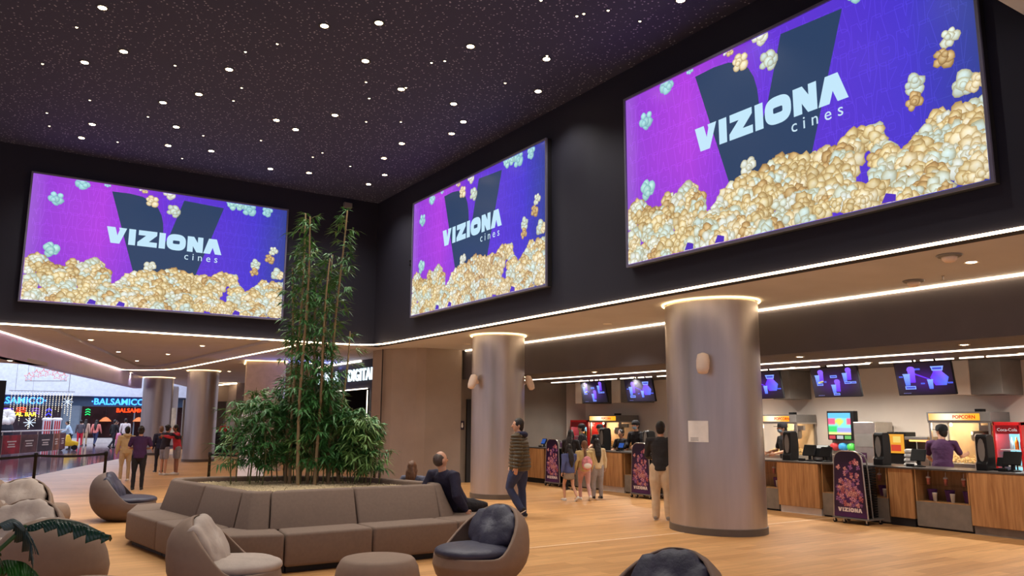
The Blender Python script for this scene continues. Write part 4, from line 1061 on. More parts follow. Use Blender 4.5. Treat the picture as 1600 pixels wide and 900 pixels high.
# ================================================================== LOUNGE CHAIRS AND POUFS
def eggr(z, H=.86):
    K = [(0, .30), (.03, .36), (.10, .44), (.20, .495), (.30, .505), (.42, .48), (.55, .43), (.64, .365), (.72, .27), (.77, .17), (.80, .0)]
    for (a, b), (c, d) in zip(K, K[1:]):
        if a <= z <= c: f = (z-a)/(c-a); return b+(d-b)*f
    return 0.0
def armchair_mesh(rin=0.0):
    n = 72; m = 18; vs = []; fs = []
    def cen(z): return .27*(z/.8)**1.4
    def rimz(a):
        lo, hi = .12, .795
        for _ in range(30):
            z = (lo+hi)/2; yb = cen(z)+eggr(z)*math.sin(a)
            plane = .30+1.08*max(0, yb+.05)**.95
            if z < plane: lo = z
            else: hi = z
        return lo
    rz = [rimz(2*PI*k/n) for k in range(n)]
    for _ in range(3): rz = [(rz[k-1]+2*rz[k]+rz[(k+1) % n])/4 for k in range(n)]
    def pt(k, f, inset):
        z = rz[k]*f; r = max(eggr(z)-inset, .02); a = 2*PI*k/n
        return (r*math.cos(a), cen(z)+r*math.sin(a), max(z, .06 if inset else 0))
    for i in range(m+1):
        for k in range(n): vs.append(pt(k, i/m, 0))
    for i in range(m+1):
        for k in range(n): vs.append(pt(k, 1-i/m*.85, .035))
    R = 2*(m+1)
    fs = [(i*n+k, i*n+(k+1) % n, (i+1)*n+(k+1) % n, (i+1)*n+k) for i in range(R-1) for k in range(n)]
    fs.append(tuple(range(n-1, -1, -1))); fs.append(tuple((R-1)*n+k for k in range(n)))
    b = MB(); b.add(vs, fs); return b
CH = armchair_mesh()
def cushion_mesh(rx, ry, t, seedv, pleat=0.0, fold=.02):
    b = MB(); n = 48; m = 16; vs = []
    for i in range(m+1):
        a = -PI/2+PI*i/m
        ca = abs(math.cos(a))**.55; sa = math.sin(a)
        for k in range(n):
            c = 2*PI*k/n; q = 1+pleat*math.sin(c*11)*abs(math.cos(a))
            p = Vector((rx*ca*math.cos(c)*q, ry*ca*math.sin(c)*q, t*(abs(sa)**.8)*(1 if sa >= 0 else -1)))
            w_ = noise.noise(p*5.0+Vector((seedv, 0, 0)))*fold+noise.noise(Vector((p.x*16, p.y*3.5, seedv)))*fold*.8
            w_ *= min(1, ca*1.3)**1.5
            p += Vector((p.x, p.y, p.z*3)).normalized()*w_ if p.length > 1e-3 else Vector((0, 0, 0))
            vs.append(p)
    fs = [(i*n+k, i*n+(k+1) % n, (i+1)*n+(k+1) % n, (i+1)*n+k) for i in range(m) for k in range(n)]
    fs.append(tuple(range(n-1, -1, -1))); fs.append(tuple(m*n+k for k in range(n)))
    b.add(vs, fs); return b
SEATC = cushion_mesh(.415, .42, .075, 1, 0, .008).xform(Matrix.Translation((0, -.035, .325)))
BACKC = cushion_mesh(.335, .275, .095, 2, .03, .035).xform(Matrix.Translation((0, .225, .525)) @ Matrix.Rotation(math.radians(58), 4, 'X'))
shm = {k: CH.mesh('shell', M[k], True) for k in ('shell', 'shelldark')}
scm = {k: SEATC.mesh('seat_cushion', M[k], True) for k in ('cushlight', 'cushnavy')}
bcm = {k: BACKC.mesh('back_cushion', M[k], True) for k in ('cushlight', 'cushnavy')}
def armchair(label, x, y, rz, cush='cushlight', shell='shell'):
    t = thing('lounge_chair', label, 'armchair', (x, y, 0), math.radians(rz))
    obj('shell', shm[shell], None, t); obj('seat_cushion', scm[cush], None, t); obj('back_cushion', bcm[cush], None, t)
    return t
armchair('rounded taupe lounge chair with navy cushions, front right of the planter bench', 4.5, 7.5, -80, 'cushnavy')
armchair('rounded taupe lounge chair with pale grey cushions seen side on before the bench corner', 2.10, 7.95, 62)
armchair('taupe lounge chair with navy cushions cut off by the bottom edge at right', 3.95, 4.27, -82, 'cushnavy')
armchair('dark lounge chair with navy cushions standing left of the bench, by the standing woman', 2.2, 15.1, 72, 'cushnavy', 'shelldark')
armchair('big taupe lounge chair at the lower left, its rounded back towards the viewer', .68, 8.93, 172)
armchair('lounge chair with a wide pleated pale cushion behind the leafy plant', .40, 10.35, -30)
armchair('lounge chair at the left edge showing only its rounded brown back', .10, 11.8, 168)
armchair('lounge chair with pale pleated cushion farthest from the viewer at the left', .52, 13.95, -22)
armchair('brown lounge chair shell peeking in at the left edge under the rope barrier', -.02, 15.1, -150)
def pouf(label, x, y, s=1.0):
    t = thing('pouf', label, 'pouf', (x, y, 0)); t.scale = (s, s, s)
    obj('body', MB().lathe([(.30, .0), (.35, .02), (.405, .12), (.41, .18), (.39, .28), (.355, .345), (.335, .362), (.30, .37), (.02, .372)], n=56), M['shell'], t, smooth=True)
pouf('round taupe pouf in front of the middle of the planter bench', 3.34, 7.42)
pouf('round taupe pouf at the bottom left by the big lounge chair', .80, 7.55)
pouf('small tan pouf far left behind the pale cushioned chair', .98, 14.9, .9)

# ================================================================== ROPE BARRIERS
def stanchion(label, x, y, belt=None):
    t = thing('belt_barrier_post', label, 'barrier post', (x, y, 0))
    obj('base', MB().lathe([(.17, 0), (.17, .012), (.12, .022), (.03, .03)], n=32), M['blackplastic'], t, smooth=True)
    obj('pole', MB().lathe([(.031, .02), (.031, .84), (.038, .845), (.038, .93), (.033, .945), (.01, .95)], n=20), M['blackplastic'], t, smooth=True)
    if belt:
        dx, dy = belt[0]-x, belt[1]-y; mb = MB(); N = 14; vs = []
        for i in range(N+1):
            f = i/N; z = .89-.035*math.sin(PI*f); vs += [(dx*f, dy*f, z-.025), (dx*f, dy*f, z+.025)]
        nrm = Vector((-dy, dx, 0)).normalized()*.0015
        v2 = [Vector(p)+nrm for p in vs]
        mb.add(vs+[tuple(p) for p in v2], [(2*i, 2*i+2, 2*i+3, 2*i+1) for i in range(N)]+[(2*i+2*N+2, 2*i+1+2*N+2, 2*i+3+2*N+2, 2*i+2+2*N+2) for i in range(N)])
        obj('belt', mb, M['blackplastic'], t)
stanchion('black belt barrier post standing free right of the mall floor edge', 2.42, 20.19, (1.05, 19.9))
stanchion('black belt barrier post rising behind the pale cushioned chair at the left', 1.05, 19.9, (-.9, 18.2))
stanchion('black belt barrier post seen left of the bamboo over the bench', 4.34, 18.81, (6.6, 17.4))
stanchion('black belt barrier post showing through the right side of the bamboo', 7.06, 16.01)
stanchion('black belt barrier post hidden mostly behind the middle of the bamboo', 6.6, 17.4, (7.06, 16.01))

# ================================================================== BROAD LEAFED PLANT, LOWER LEFT
t = thing('potted_plant', 'leafy green plant with long slit leaves at the lower left corner', 'plant', (-.16, 2.75, 0))
obj('pot', MB().lathe([(.17, 0), (.22, .38), (.23, .40), (.20, .40), (.19, .34), (.02, .34)], n=36), M['shelldark'], t, smooth=True)
def frond(pts, wid, name='leaf', slit=6, mat='bigleaf'):
    P = [Vector(p) for p in pts]; N = 22; L = []
    for i in range(N+1):
        f = i/N*(len(P)-1); k = min(int(f), len(P)-2); L.append(P[k].lerp(P[k+1], f-k))
    for _ in range(3): L = [L[0]]+[(L[i-1]+2*L[i]+L[i+1])/4 for i in range(1, N)]+[L[-1]]
    mb = MB()
    for sgn in (-1, 1):
        for i in range(N):
            ph = (i % 4)/4; ph2 = ((i % 4)+1)/4
            f = i/N; f2 = (i+1)/N
            w1 = wid*math.sin(PI*min(f*.92+.06, 1))**.6*(1-.45*(ph)); w2 = wid*math.sin(PI*min(f2*.92+.06, 1))**.6*(1-.45*ph2)
            d = (L[i+1]-L[i]).normalized(); sd = d.cross(Vector((0, 0, 1))).normalized()*sgn
            dn = Vector((0, 0, -.9))
            a = L[i]; b = L[i+1]
            c = L[i+1]+(sd*.6+dn*.75+d*.5)*w2; e = L[i]+(sd*.6+dn*.75+d*.5)*w1
            mb.add([a, b, c, e, (a+e)/2+Vector((0, 0, .006)), (b+c)/2+Vector((0, 0, .006))], [(0, 1, 5, 4), (4, 5, 2, 3)] if sgn > 0 else [(1, 0, 4, 5), (5, 4, 3, 2)])
    o = obj(name, mb, M[mat], t, smooth=True)
    s = o.modifiers.new('s', 'SOLIDIFY'); s.thickness = .0015
    return o
def lw(x, y, z): return (x+.16, y-2.75, z)
def stalk(pts): obj('stalk', MB().tube(pts, [.009]+[.006]*(len(pts)-1), 7), pm('leaf_stalk', (84, 120, 62), .5), t, smooth=True)
M['greenleaf'] = pm('fresh_green_leaf', (44, 104, 28), .4, nz=(8, .3)); M['blueleaf'] = pm('grey_green_leaf', (70, 96, 96), .3, nz=(8, .2))
frond([lw(.13, 2.62, 1.385), lw(.19, 2.6, 1.405), lw(.26, 2.56, 1.395), lw(.325, 2.5, 1.36)], .062)
frond([lw(.06, 2.55, 1.40), lw(.10, 2.58, 1.415), lw(.14, 2.6, 1.37), lw(.155, 2.6, 1.30)], .07, mat='blueleaf')
frond([lw(.02, 2.6, 1.22), lw(.08, 2.58, 1.31), lw(.14, 2.55, 1.30), lw(.19, 2.5, 1.22)], .10, mat='greenleaf')
frond([lw(.05, 2.62, 1.18), lw(.11, 2.6, 1.27), lw(.19, 2.56, 1.25), lw(.25, 2.5, 1.19)], .06, mat='greenleaf')
frond([lw(-.05, 2.55, 1.2), lw(.02, 2.5, 1.30), lw(.06, 2.48, 1.28), lw(.09, 2.44, 1.2)], .06, mat='blueleaf')
frond([lw(-.10, 2.6, 1.3), lw(-.02, 2.55, 1.40), lw(.04, 2.5, 1.38), lw(.07, 2.47, 1.32)], .08)
for q in ([lw(-.16, 2.75, .34), lw(-.08, 2.7, .9), lw(.03, 2.63, 1.28), lw(.13, 2.62, 1.385)], [lw(-.17, 2.76, .34), lw(-.12, 2.7, .9), lw(-.02, 2.6, 1.2), lw(.06, 2.55, 1.40)], [lw(-.15, 2.74, .34), lw(-.1, 2.68, .8), lw(.02, 2.6, 1.22)], [lw(-.16, 2.74, .34), lw(-.1, 2.68, .8), lw(.05, 2.62, 1.18)], [lw(-.18, 2.75, .34), lw(-.14, 2.65, .9), lw(-.05, 2.55, 1.2)], [lw(-.18, 2.76, .34), lw(-.17, 2.7, .9), lw(-.10, 2.6, 1.3)]): stalk(q)
obj('soil', MB().lathe([(.19, .345), (.02, .355)], n=24), M['soil'], t)

# ================================================================== SHOP LETTERING AND THE MALL
sl = emat('backlit_white_letter', (225, 245, 255), 1.6); sb = pm('blue_letter_side', (50, 80, 220), .4, emit=(60, 90, 255), es=.8)
t = thing('shop_sign', 'white glowing block lettering on the dark shop front behind the bamboo', 'sign', (10.2, 28.5, 2.94), -PI/2)
textmesh('lettering', 'TIENDA', .54, sl, t, .02, Matrix.Translation((0, 0, 0)), 1.08, .012)
textmesh('lettering', 'DIGITAL', .54, sl, t, .02, Matrix.Translation((2.95, 0, 0)), 1.08, .012)
light('shop_glow', 'AREA', (9.9, 26.4, 3.2), 60, (.3, .35, 1), 3.5, rot=(0, math.radians(150), 0), sy=.3)
t = thing('standee', 'pale cardboard display standing behind the left side of the bamboo', 'display stand', (4.75, 17.0, 0), math.radians(-20))
obj('panel', MB().prof([(-.26, 0), (.26, 0), (.23, 1.75), (0, 2.1), (-.25, 1.75)], -.02, .02), M['kiosk'], t)
obj('foot', MB().box(-.28, .28, -.2, .2, 0, .04), M['kiosk'], t, bevel=.01)
# reception desks far behind
t = thing('reception_desk', 'dark desk at the far taupe wall with two people', 'desk', (10.3, 42.2, 0))
obj('body', MB().box(-.9, .9, -.3, .3, 0, 1.0), M['dark'], t, bevel=.02)
obj('top', MB().box(-.95, .95, -.35, .35, 1.0, 1.04), M['greyplastic'], t)
t = thing('wall_notice', 'small white notice on the far wall above the desk', 'notice', (10.75, 46.0, 2.2))
t2 = obj('sheet', MB().box(-.25, .25, 1.15, 1.18, -.2, .2), M['paper'], t)
for k, (c, x) in enumerate((((60, 54, 56), 8.80), ((214, 196, 170), 9.45))):
    t = thing('column_poster', ['dark grey poster on the far shadowy column', 'pale yellow poster on the far shadowy column'][k], 'poster', (x, 51.4, .7))
    obj('sheet', MB().box(-.29, .29, -.02, 0, 0, 1.6), pm('poster_%d' % k, c, .5, nz=(3, .3)), t)
# mall facade opposite
FY = 62.28
def neon(label, s, x, z, size, c, st, y=FY, sp=1.0):
    t = thing('neon_sign', label, 'sign', (x, y, z)); textmesh('lettering', s, size, emat('neon_%d_%d_%d' % c, c, st), t, .04, None, sp, .012*size/.6)
obj_f = tag(obj('sign_fascia', MB().box(-12, 16, 62.29, 62.40, 2.48, 3.12), pm('slate_fascia', (70, 96, 126), .4)), 'slate blue fascia band carrying the blue restaurant lettering', 'fascia')
neon('blue glowing restaurant name at the left, partly cut by the frame', 'BALSAMICO·', .20, 2.60, .60, (64, 150, 255), 3)
neon('blue glowing restaurant name at the right, running behind the steel column', '·BALSAMICO·', 6.25, 2.60, .60, (64, 150, 255), 3)
t = thing('restaurant_window', 'wide dark restaurant window right of the grey wall pier', 'window', (0, 0, 0))
obj('glass_pane', MB().box(5.7, 14, 62.24, 62.28, .35, 2.46), pm('dark_restaurant_interior', (46, 22, 24), .2, nz=(1.2, .6)), t)
obj('frame', MB().box(5.6, 5.72, 62.2, 62.3, .3, 2.48).box(9.0, 9.08, 62.2, 62.3, .3, 2.48), M['mallgrey'], t)
t = thing('bar_window', 'open bar front with bottles and coloured neon at the far left', 'window', (0, 0, 0))
obj('interior_panel', MB().box(-8, 4.55, 62.24, 62.28, .35, 2.46), pm('bar_interior', (50, 34, 44), .3, nz=(1.5, .6)), t)
obj('frame', MB().box(4.5, 4.62, 62.2, 62.3, .3, 2.48), M['mallgrey'], t)
neon('yellow glowing bar name under the left blue sign', 'CAPITAL BAR', .90, 1.78, .36, (255, 214, 60), 2.5, 62.2)
neon('red orange glowing word under the right blue sign', 'BALSAMICO', 7.85, 2.08, .40, (255, 70, 30), 2.2, 62.2)
for nm, x, z, w_, h_, c in [('orange', 1.9, 1.98, .55, .40, (240, 70, 40)), ('violet', 1.0, 2.0, .7, .30, (90, 60, 190)), ('deep blue', 3.6, 1.5, .35, .9, (60, 60, 240)), ('dim violet', 2.75, 1.9, .5, .45, (100, 60, 160)), ('green', 5.95, 1.85, .30, .5, (40, 210, 110))]:
    t = thing('neon_light', nm+' glowing neon shape in the bar windows', 'neon', (x, 62.2, z))
    mb = MB()
    for k in range(3): mb.tube([(.02, 0, h_*k/3+.04), (w_*.5, 0, h_*k/3+h_*.22), (w_-.02, 0, h_*k/3+.04)], .035, 6)
    obj('neon_tubes', mb, emat('neonp_'+nm.replace(' ', '_'), c, 2), t)
for x in (7.2, 9.3):
    t = thing('pendant_lamp', 'warm woven pendant lamp in the restaurant window, %s' % ('left one' if x < 8 else 'right one by the column'), 'pendant lamp', (x, 61.95, 1.45))
    obj('shade', MB().lathe([(.38, 0), (.34, .08), (.15, .25), (.03, .30)], n=24, cap=False), pm('woven_shade', (200, 120, 70), .6, emit=(255, 140, 70), es=.5), t)
    obj('bulb', MB().ell((0, 0, .08), (.06, .06, .06), 8, 6), emat('pendant_bulb', (255, 220, 160), 5), t)
    obj('cable', MB().tube([(0, 0, .3), (0, 0, 1.05)], .01, 5), M['dark'], t)
obj_t = tag(obj('wall_pier', MB().box(4.62, 5.6, 62.0, 62.3, 0, 2.5), M['mallgrey'], bevel=.01), 'grey blue wall pier between the bar and the restaurant window', 'pier')
# hanging decorations
DX, DY = 2.5, 54.0
t = thing('star_arch', 'arch of red outlined stars hanging before the white wall', 'decoration', (2.87, 52, 3.75))
for k in range(6):
    f = k/5; x = -.85+1.7*f; z = .16+.30*(1-abs(2*f-1))+(.06 if k % 2 else 0)
    P = []
    for j in range(11):
        a = PI/2+j*PI/5; r = .24 if j % 2 == 0 else .11; P.append((x+r*math.cos(a), 0, z+r*math.sin(a)))
    obj('star', MB().tube(P, .022, 5), pm('copper_star', (214, 130, 120), .4, emit=(230, 140, 130), es=.3), t)
obj('crossbar', MB().tube([(-1, 0, -.06), (1.0, 0, .0)], .02, 6), M['greyplastic'], t)
obj('hanging_wire', MB().tube([(-.9, 0, 0), (-.9, 0, 4.55)], .008, 4).tube([(.9, 0, 0), (.9, 0, 4.55)], .008, 4), M['greyplastic'], t)
M['bead'] = emat('warm_light_bead', (255, 236, 200), 3)
bd = MB(); bd.ell((0, 0, 0), (.030, .030, .030), 6, 4); BDM = bd.mesh('light_bead', M['bead'])
rnd = random.Random(8)
t = thing('light_curtain', 'curtain of hanging fairy light strings before the bar', 'string lights', (0, 54, 0))
wr = MB(); bb = MB()
for k in range(20):
    x = 1.35+.16*k; L = rnd.uniform(.9, 2.1); wr.tube([(x, 0, 3.2), (x, 0, 3.0-L)], .006, 4)
    for j in range(int(L/.11)): bb.ell((x, 0, 3.05-j*.11), (.022, .022, .022), 5, 4)
obj('wires', wr, M['greyplastic'], t)
o = obj('light_beads', bb, M['bead'], t); o['kind'] = 'stuff'
obj('top_rail', MB().tube([(1.2, 0, 3.2), (4.5, 0, 3.2)], .02, 6).tube([(1.5, 0, 3.2), (1.5, 0, 8.3)], .01, 5).tube([(4.2, 0, 3.2), (4.2, 0, 8.3)], .01, 5), M['greyplastic'], t)
for lab, x, z, r in [('large white glowing snowflake ornament at the foot of the fairy lights', 2.35, 1.40, .28), ('white snowflake ornament high at the right end of the fairy lights', 4.15, 2.6, .27)]:
    t = thing('snowflake_ornament', lab, 'ornament', (x, 53.6, z)); mb = MB()
    for k in range(4):
        a = k*PI/4; mb.tube([(-r*math.cos(a), 0, -r*math.sin(a)), (r*math.cos(a), 0, r*math.sin(a))], .020, 5)
    obj('arms', mb, emat('snow_glow', (220, 235, 255), 1.2), t)
    obj('hanging_wire', MB().tube([(0, 0, r), (0, 0, 8.3-z)], .006, 4), M['greyplastic'], t)
for lab, x, w_ in (('striped popcorn box shaped kiosk, left of two', 3.12, .34), ('striped popcorn box shaped kiosk, right of two', 3.60, .32)):
    t = thing('popcorn_kiosk', lab, 'kiosk', (x, 52, 0)); 
    obj('box', MB().prism([(-w_/2, -.25), (w_/2, -.25), (w_/2, .25), (-w_/2, .25)], 0, 1.55, [(-w_*.6, -.3), (w_*.6, -.3), (w_*.6, .3), (-w_*.6, .3)]), M['kiosk'], t)
    b = MB()
    for k in range(3): b.box(-w_*.4+k*w_*.33, -w_*.4+k*w_*.33+.06, -.305, -.25, .1, 1.5)
    obj('stripes', b, M['red'], t)
    b = MB()
    for k in range(12): b.ell((w_*.45*math.cos(k), .2*math.sin(k*1.7), 1.58), (.12, .12, .1), 8, 5)
    obj('popcorn_top', b, M['paper'], t, smooth=True)
t = thing('giant_cotton_ball', 'round white cotton candy shaped figure at the far left edge', 'decoration', (1.15, 50, 0))
b = MB()
for k in range(9): b.ell((.20*math.cos(k*.7), .12*math.sin(k*.7), 1.68+.24*math.sin(k*.7)), (.20, .20, .22), 12, 8)
obj('cotton', b, M['paper'], t, smooth=True); obj('cone', MB().lathe([(.35, 0), (.35, 1.1), (.15, 1.6)], n=20), M['darkwall'], t)
# banner rail
pts = [(-6, 31.5), (.84, 40.7), (3.0, 44.8), (3.7, 47.1)]
t = thing('banner_railing', 'long mall railing hung with dark red printed banners', 'railing', (0, 0, 0))
b = MB(); b.c = None
cols = [(92, 40, 44), (70, 50, 50), (150, 30, 40), (96, 60, 56), (60, 46, 50), (150, 84, 50)]
segs = []
for (a, b_) in zip(pts, pts[1:]):
    L = math.hypot(b_[0]-a[0], b_[1]-a[1]); k = max(1, round(L/1.5))
    for i in range(k): segs.append(((a[0]+(b_[0]-a[0])*i/k, a[1]+(b_[1]-a[1])*i/k), (a[0]+(b_[0]-a[0])*(i+1)/k, a[1]+(b_[1]-a[1])*(i+1)/k)))
for i, (p, q) in enumerate(segs):
    c = cols[i % 6]; dx, dy = q[0]-p[0], q[1]-p[1]; L = math.hypot(dx, dy); nx_, ny_ = -dy/L*.02, dx/L*.02
    if ny_ > 0 : nx_, ny_ = -nx_, -ny_
    mb = MB(); mb.prism([p, q, (q[0]+nx_, q[1]+ny_), (p[0]+nx_, p[1]+ny_)], .12, .92)
    o = obj('banner', mb, pm('banner_print_%d' % i, c, .5, nz=(2.2, .6)), t)
    mb = MB()
    for z, wl in ((.62, .5), (.5, .35), (.4, .42)):
        f0 = .5-wl/2; f1 = .5+wl/2; P = lambda f, zz: (p[0]+dx*f+nx_*1.4, p[1]+dy*f+ny_*1.4, zz)
        mb.add([P(f0, z), P(f1, z), P(f1, z+.05), P(f0, z+.05)], [(0, 1, 2, 3)])
    obj('printed_lines', mb, M['speaker'], o)
    obj('post', MB().tube([(p[0], p[1], 0), (p[0], p[1], 1.05)], .025, 6), M['steel'], t)
obj('handrail', MB().tube([(x, y, 1.08) for x, y in pts], .03, 8), M['whitetrim'], t)
t = thing('ride_on_car', 'yellow ride-on buggy at the end of the banner railing', 'ride-on car', (3.95, 48.6, 0)); t.scale = (.8, .8, .85)
obj('body', MB().prof([(-.6, .25), (.6, .25), (.62, .5), (.2, .6), (.05, .95), (-.1, .95), (-.15, .6), (-.6, .75)], -.3, .3), M['yellow'], t, bevel=.05, smooth=True)
for x in (-.4, .4):
    for y in (-.32, .32): obj('wheel', MB().lathe([(.16, -.05), (.16, .05)], n=16).xform(Matrix.Translation((x, y, .16)) @ Matrix.Rotation(PI/2, 4, 'X')), M['blackplastic'], t)
t = thing('bollard', 'pink lit round bollard on the glossy mall floor', 'bollard', (5.98, 45.6, 0))
obj('body', MB().lathe([(.12, 0), (.12, .80), (.10, .90), (.04, .93)], n=20), pm('pink_plastic', (235, 150, 185), .4), t, smooth=True)

# ================================================================== PEOPLE
def V(*a): return Vector(a)
STAND = dict(legs=[((-.03, .02, -1), (-.01, -.02, -1)), ((.03, -.02, -1), (.01, -.02, -1))], arms=[((-.18, .0, -1), (-.05, .12, -1)), ((.18, .0, -1), (.05, .12, -1))], lean=0)
WALK = dict(legs=[((.0, .40, -1), (.0, -.10, -1)), ((.0, -.12, -1), (.0, -.75, -1))], arms=[((-.2, -.25, -1), (-.1, .15, -1)), ((.2, .25, -1), (.05, .55, -1))], lean=3)
WORK = dict(STAND, arms=[((-.22, .25, -1), (.15, 1, -.25)), ((.22, .25, -1), (-.15, 1, -.25))], lean=6)
CROSS = dict(STAND, arms=[((-.30, .12, -1), (.85, .6, .05)), ((.30, .12, -1), (-.85, .6, -.1))])
REACH = dict(STAND, arms=[((-.2, .3, -1), (.1, 1, -.35)), ((.38, .45, -1), (.25, 1, .18))], lean=10)
SIT = dict(legs=[((-.10, 1, -.04), (-.02, .05, -1)), ((.10, 1, -.04), (.02, .05, -1))], arms=[((-.35, -.35, -1), (-.1, -.3, -1)), ((.35, -.15, -1), (.1, .55, -.7))], lean=-28)
HUG = dict(STAND, arms=[((-.25, .9, -.35), (.45, 1, .2)), ((.25, .9, -.45), (-.5, 1, .1))], lean=8)

def person(label, x, y, rz, h=1.7, pose=STAND, top=None, bottom=None, shoes='dark', skin='skin', hair='hairdark', style='short', sleeves='long', legs='trousers', cap=None, mask=False, hood=None, lod=1, girth=1.16, z=None, head=(0, 0), extra=None, grp=None, loose=1.0):
    t = thing('person', label, 'person', (x, y, 0), math.radians(rz), grp)
    s = h/1.75; L = lambda v, l: Vector(v).normalized()*l*s
    up = Vector((0, math.sin(math.radians(pose['lean'])), math.cos(math.radians(pose['lean']))))
    hips0 = Vector((0, 0, 0)); J = {}
    feet = []
    for i, sg in enumerate((-1, 1)):
        hp = hips0+Vector((sg*.095*s, 0, -.03*s)); kn = hp+L(pose['legs'][i][0], .43); an = kn+L(pose['legs'][i][1], .41)
        J['hip%d' % i], J['kn%d' % i], J['an%d' % i] = hp, kn, an; feet.append(an.z)
    off = -min(feet)+.075*s if z is None else z+.11*s
    if z is not None and -min(feet)+.075*s > off: pass
    O = Vector((0, 0, off))
    for k in list(J): J[k] = J[k]+O
    pel = O.copy(); wst = pel+up*.15*s; ch = pel+up*.36*s; nk = pel+up*.53*s
    hd_up = (up*.55+Vector((0, 0, .45))).normalized()
    hy, hpit = head
    hc = nk+hd_up*.15*s+Vector((0, .018*s, 0))
    for i, sg in enumerate((-1, 1)):
        sh = pel+up*.465*s+Vector((sg*.175*s*girth, 0, 0)); el = sh+L(pose['arms'][i][0], .285); wr = el+L(pose['arms'][i][1], .245)
        J['sh%d' % i], J['el%d' % i], J['wr%d' % i] = sh, el, wr
    HR = Matrix.Rotation(math.radians(hy), 3, 'Z') @ Matrix.Rotation(math.radians(hpit), 3, 'X')
    seg = 12 if lod == 0 else 10 if lod == 1 else 7
    # ---- body: one surface
    b = MB()
    def hp3(p): return HR @ (Vector(p)*s)+hc
    hs = MB(); hs.ell((0, 0, 0), (.076, .094, .115), 18, 14)
    hs.ell((0, .02, -.055), (.056, .068, .062), 14, 10)
    hs.tube([(0, .085, .02), (0, .108, -.022)], [.011, .017], 8)
    for sg in (-1, 1): hs.ell((sg*.078, -.008, -.012), (.012, .022, .032), 8, 6)
    hs.v = [tuple(hp3(p)) for p in hs.v]; b.add(hs.v, hs.f)
    b.tube([nk-up*.05*s, nk+(hc-nk)*.55], [.062*s, .055*s], seg)
    b.tube([pel-up*.02*s, wst, ch, nk-up*.08*s], [(.13*s*girth, .09*s*girth), (.115*s*girth, .085*s*girth), (.14*s*girth, .095*s), (.10*s, .06*s)], 14, side=(1, 0, 0))
    for i, sg in enumerate((-1, 1)):
        sh, el, wr = J['sh%d' % i], J['el%d' % i], J['wr%d' % i]
        b.tube([sh-Vector((sg*.05*s, 0, 0)), sh, (sh+el)/2, el, el*.6+wr*.4, wr], [.045*s, .045*s, .041*s, .036*s, .036*s, .025*s], seg)
        fd = (wr-el).normalized(); inn = Vector((-sg, .25, 0)); inn = (inn-fd*inn.dot(fd)).normalized(); sd = fd.cross(inn)*(1)
        if sd.dot(Vector((0, 1, 0))) < 0: sd = -sd
        pal = wr+fd*.045*s
        b.tube([wr, wr+fd*.03*s, wr+fd*.085*s], [(.025*s, .018*s), (.036*s, .015*s), (.038*s, .013*s)], 8, side=sd)
        if lod < 2:
            for k in range(4):
                o_ = sd*(-.028+.0187*k)*s; l_ = (.062, .072, .067, .052)[k]*s
                p0 = wr+fd*.080*s+o_; p1 = p0+(fd*.92+inn*.3)*l_*.5; p2 = p1+(fd*.6+inn*.8)*l_*.5
                b.tube([p0, p1, p2], [.0090*s, .0085*s, .0075*s], 6)
            p0 = wr+fd*.03*s+sd*.03*s; b.tube([p0, p0+(fd*.6+sd*.7)*.03*s, p0+(fd*.9+sd*.45+inn*.4)*.058*s], [.012*s, .010*s, .009*s], 6)
        hpj, kn, an = J['hip%d' % i], J['kn%d' % i], J['an%d' % i]
        lr = (.072, .058, .048, .050, .033) if legs in ('skirt', 'shorts') else (.066, .055, .043, .045, .03)
        b.tube([hpj, (hpj+kn)/2, kn, kn*.65+an*.35, an], [lr[0]*s*girth, lr[1]*s*girth, lr[2]*s, lr[3]*s, lr[4]*s], seg)
        b.tube([an+Vector((0, -.02, -.03))*s, an+Vector((0, .08, -.045))*s, an+Vector((0, .14, -.05))*s], [.030*s, (.034*s, .022*s), (.03*s, .016*s)], 8)
    vox = {0: .0085, 1: .011, 2: None}[lod]
    body = obj('body', evalmesh(b, 'body', M[skin], vox, 2) if vox else b, M[skin], t, smooth=True)
    # ---- eyes
    if lod == 0 or (lod == 1 and not cap):
        e = MB()
        for sg in (-1, 1): e.ell(hp3((sg*.031, .083, .012)), (.010*s, .010*s, .007*s), 8, 6)
        ee = obj('eyes', e, M['blackplastic'], t, smooth=True)
        e = MB(); e.tube([hp3((-.022, .083, -.062)), hp3((0, .090, -.060)), hp3((.022, .083, -.062))], .004*s, 6); obj('mouth', e, pm('lips', (150, 84, 76), .5), t, smooth=True)
    # ---- trousers, skirt or shorts
    vg = {0: .012, 1: .015, 2: None}[lod]
    q = MB(); lo = loose
    q.tube([wst-up*.02*s, pel+up*.03*s, pel-up*.05*s], [(.135*s*girth, .10*s*girth), (.152*s*girth, .115*s*girth), (.15*s*girth, .11*s*girth)], 14, side=(1, 0, 0))
    if legs == 'skirt':
        e0 = (J['kn0']+J['kn1'])/2
        q.tube([pel-up*.02*s, pel*.45+e0*.55+Vector((0, 0, .0))], [(.155*s, .12*s), (.20*s, .16*s)], 16, side=(1, 0, 0), ck=.2)
    else:
        for i in (0, 1):
            hpj, kn, an = J['hip%d' % i], J['kn%d' % i], J['an%d' % i]
            if legs == 'shorts': q.tube([hpj, hpj*.3+kn*.7], [.095*s*girth, .092*s], seg)
            else: q.tube([hpj, (hpj+kn)/2, kn, (kn+an)/2, an+Vector((0, 0, .0))], [.090*s*girth*min(lo, 1.15), .078*s*girth*lo, .060*s*lo, .058*s*lo, .050*s*lo], seg)
    bm_ = cloth(*bottom)
    obj('skirt' if legs == 'skirt' else 'shorts' if legs == 'shorts' else 'trousers', evalmesh(q, 'trousers', bm_, vg, 3, (11, .006)) if vg else q, bm_, t, smooth=True)
    # ---- top
    q = MB(); g = girth; puff = 1.0
    tm = M[top[0]] if top[0] in M else cloth(*top)
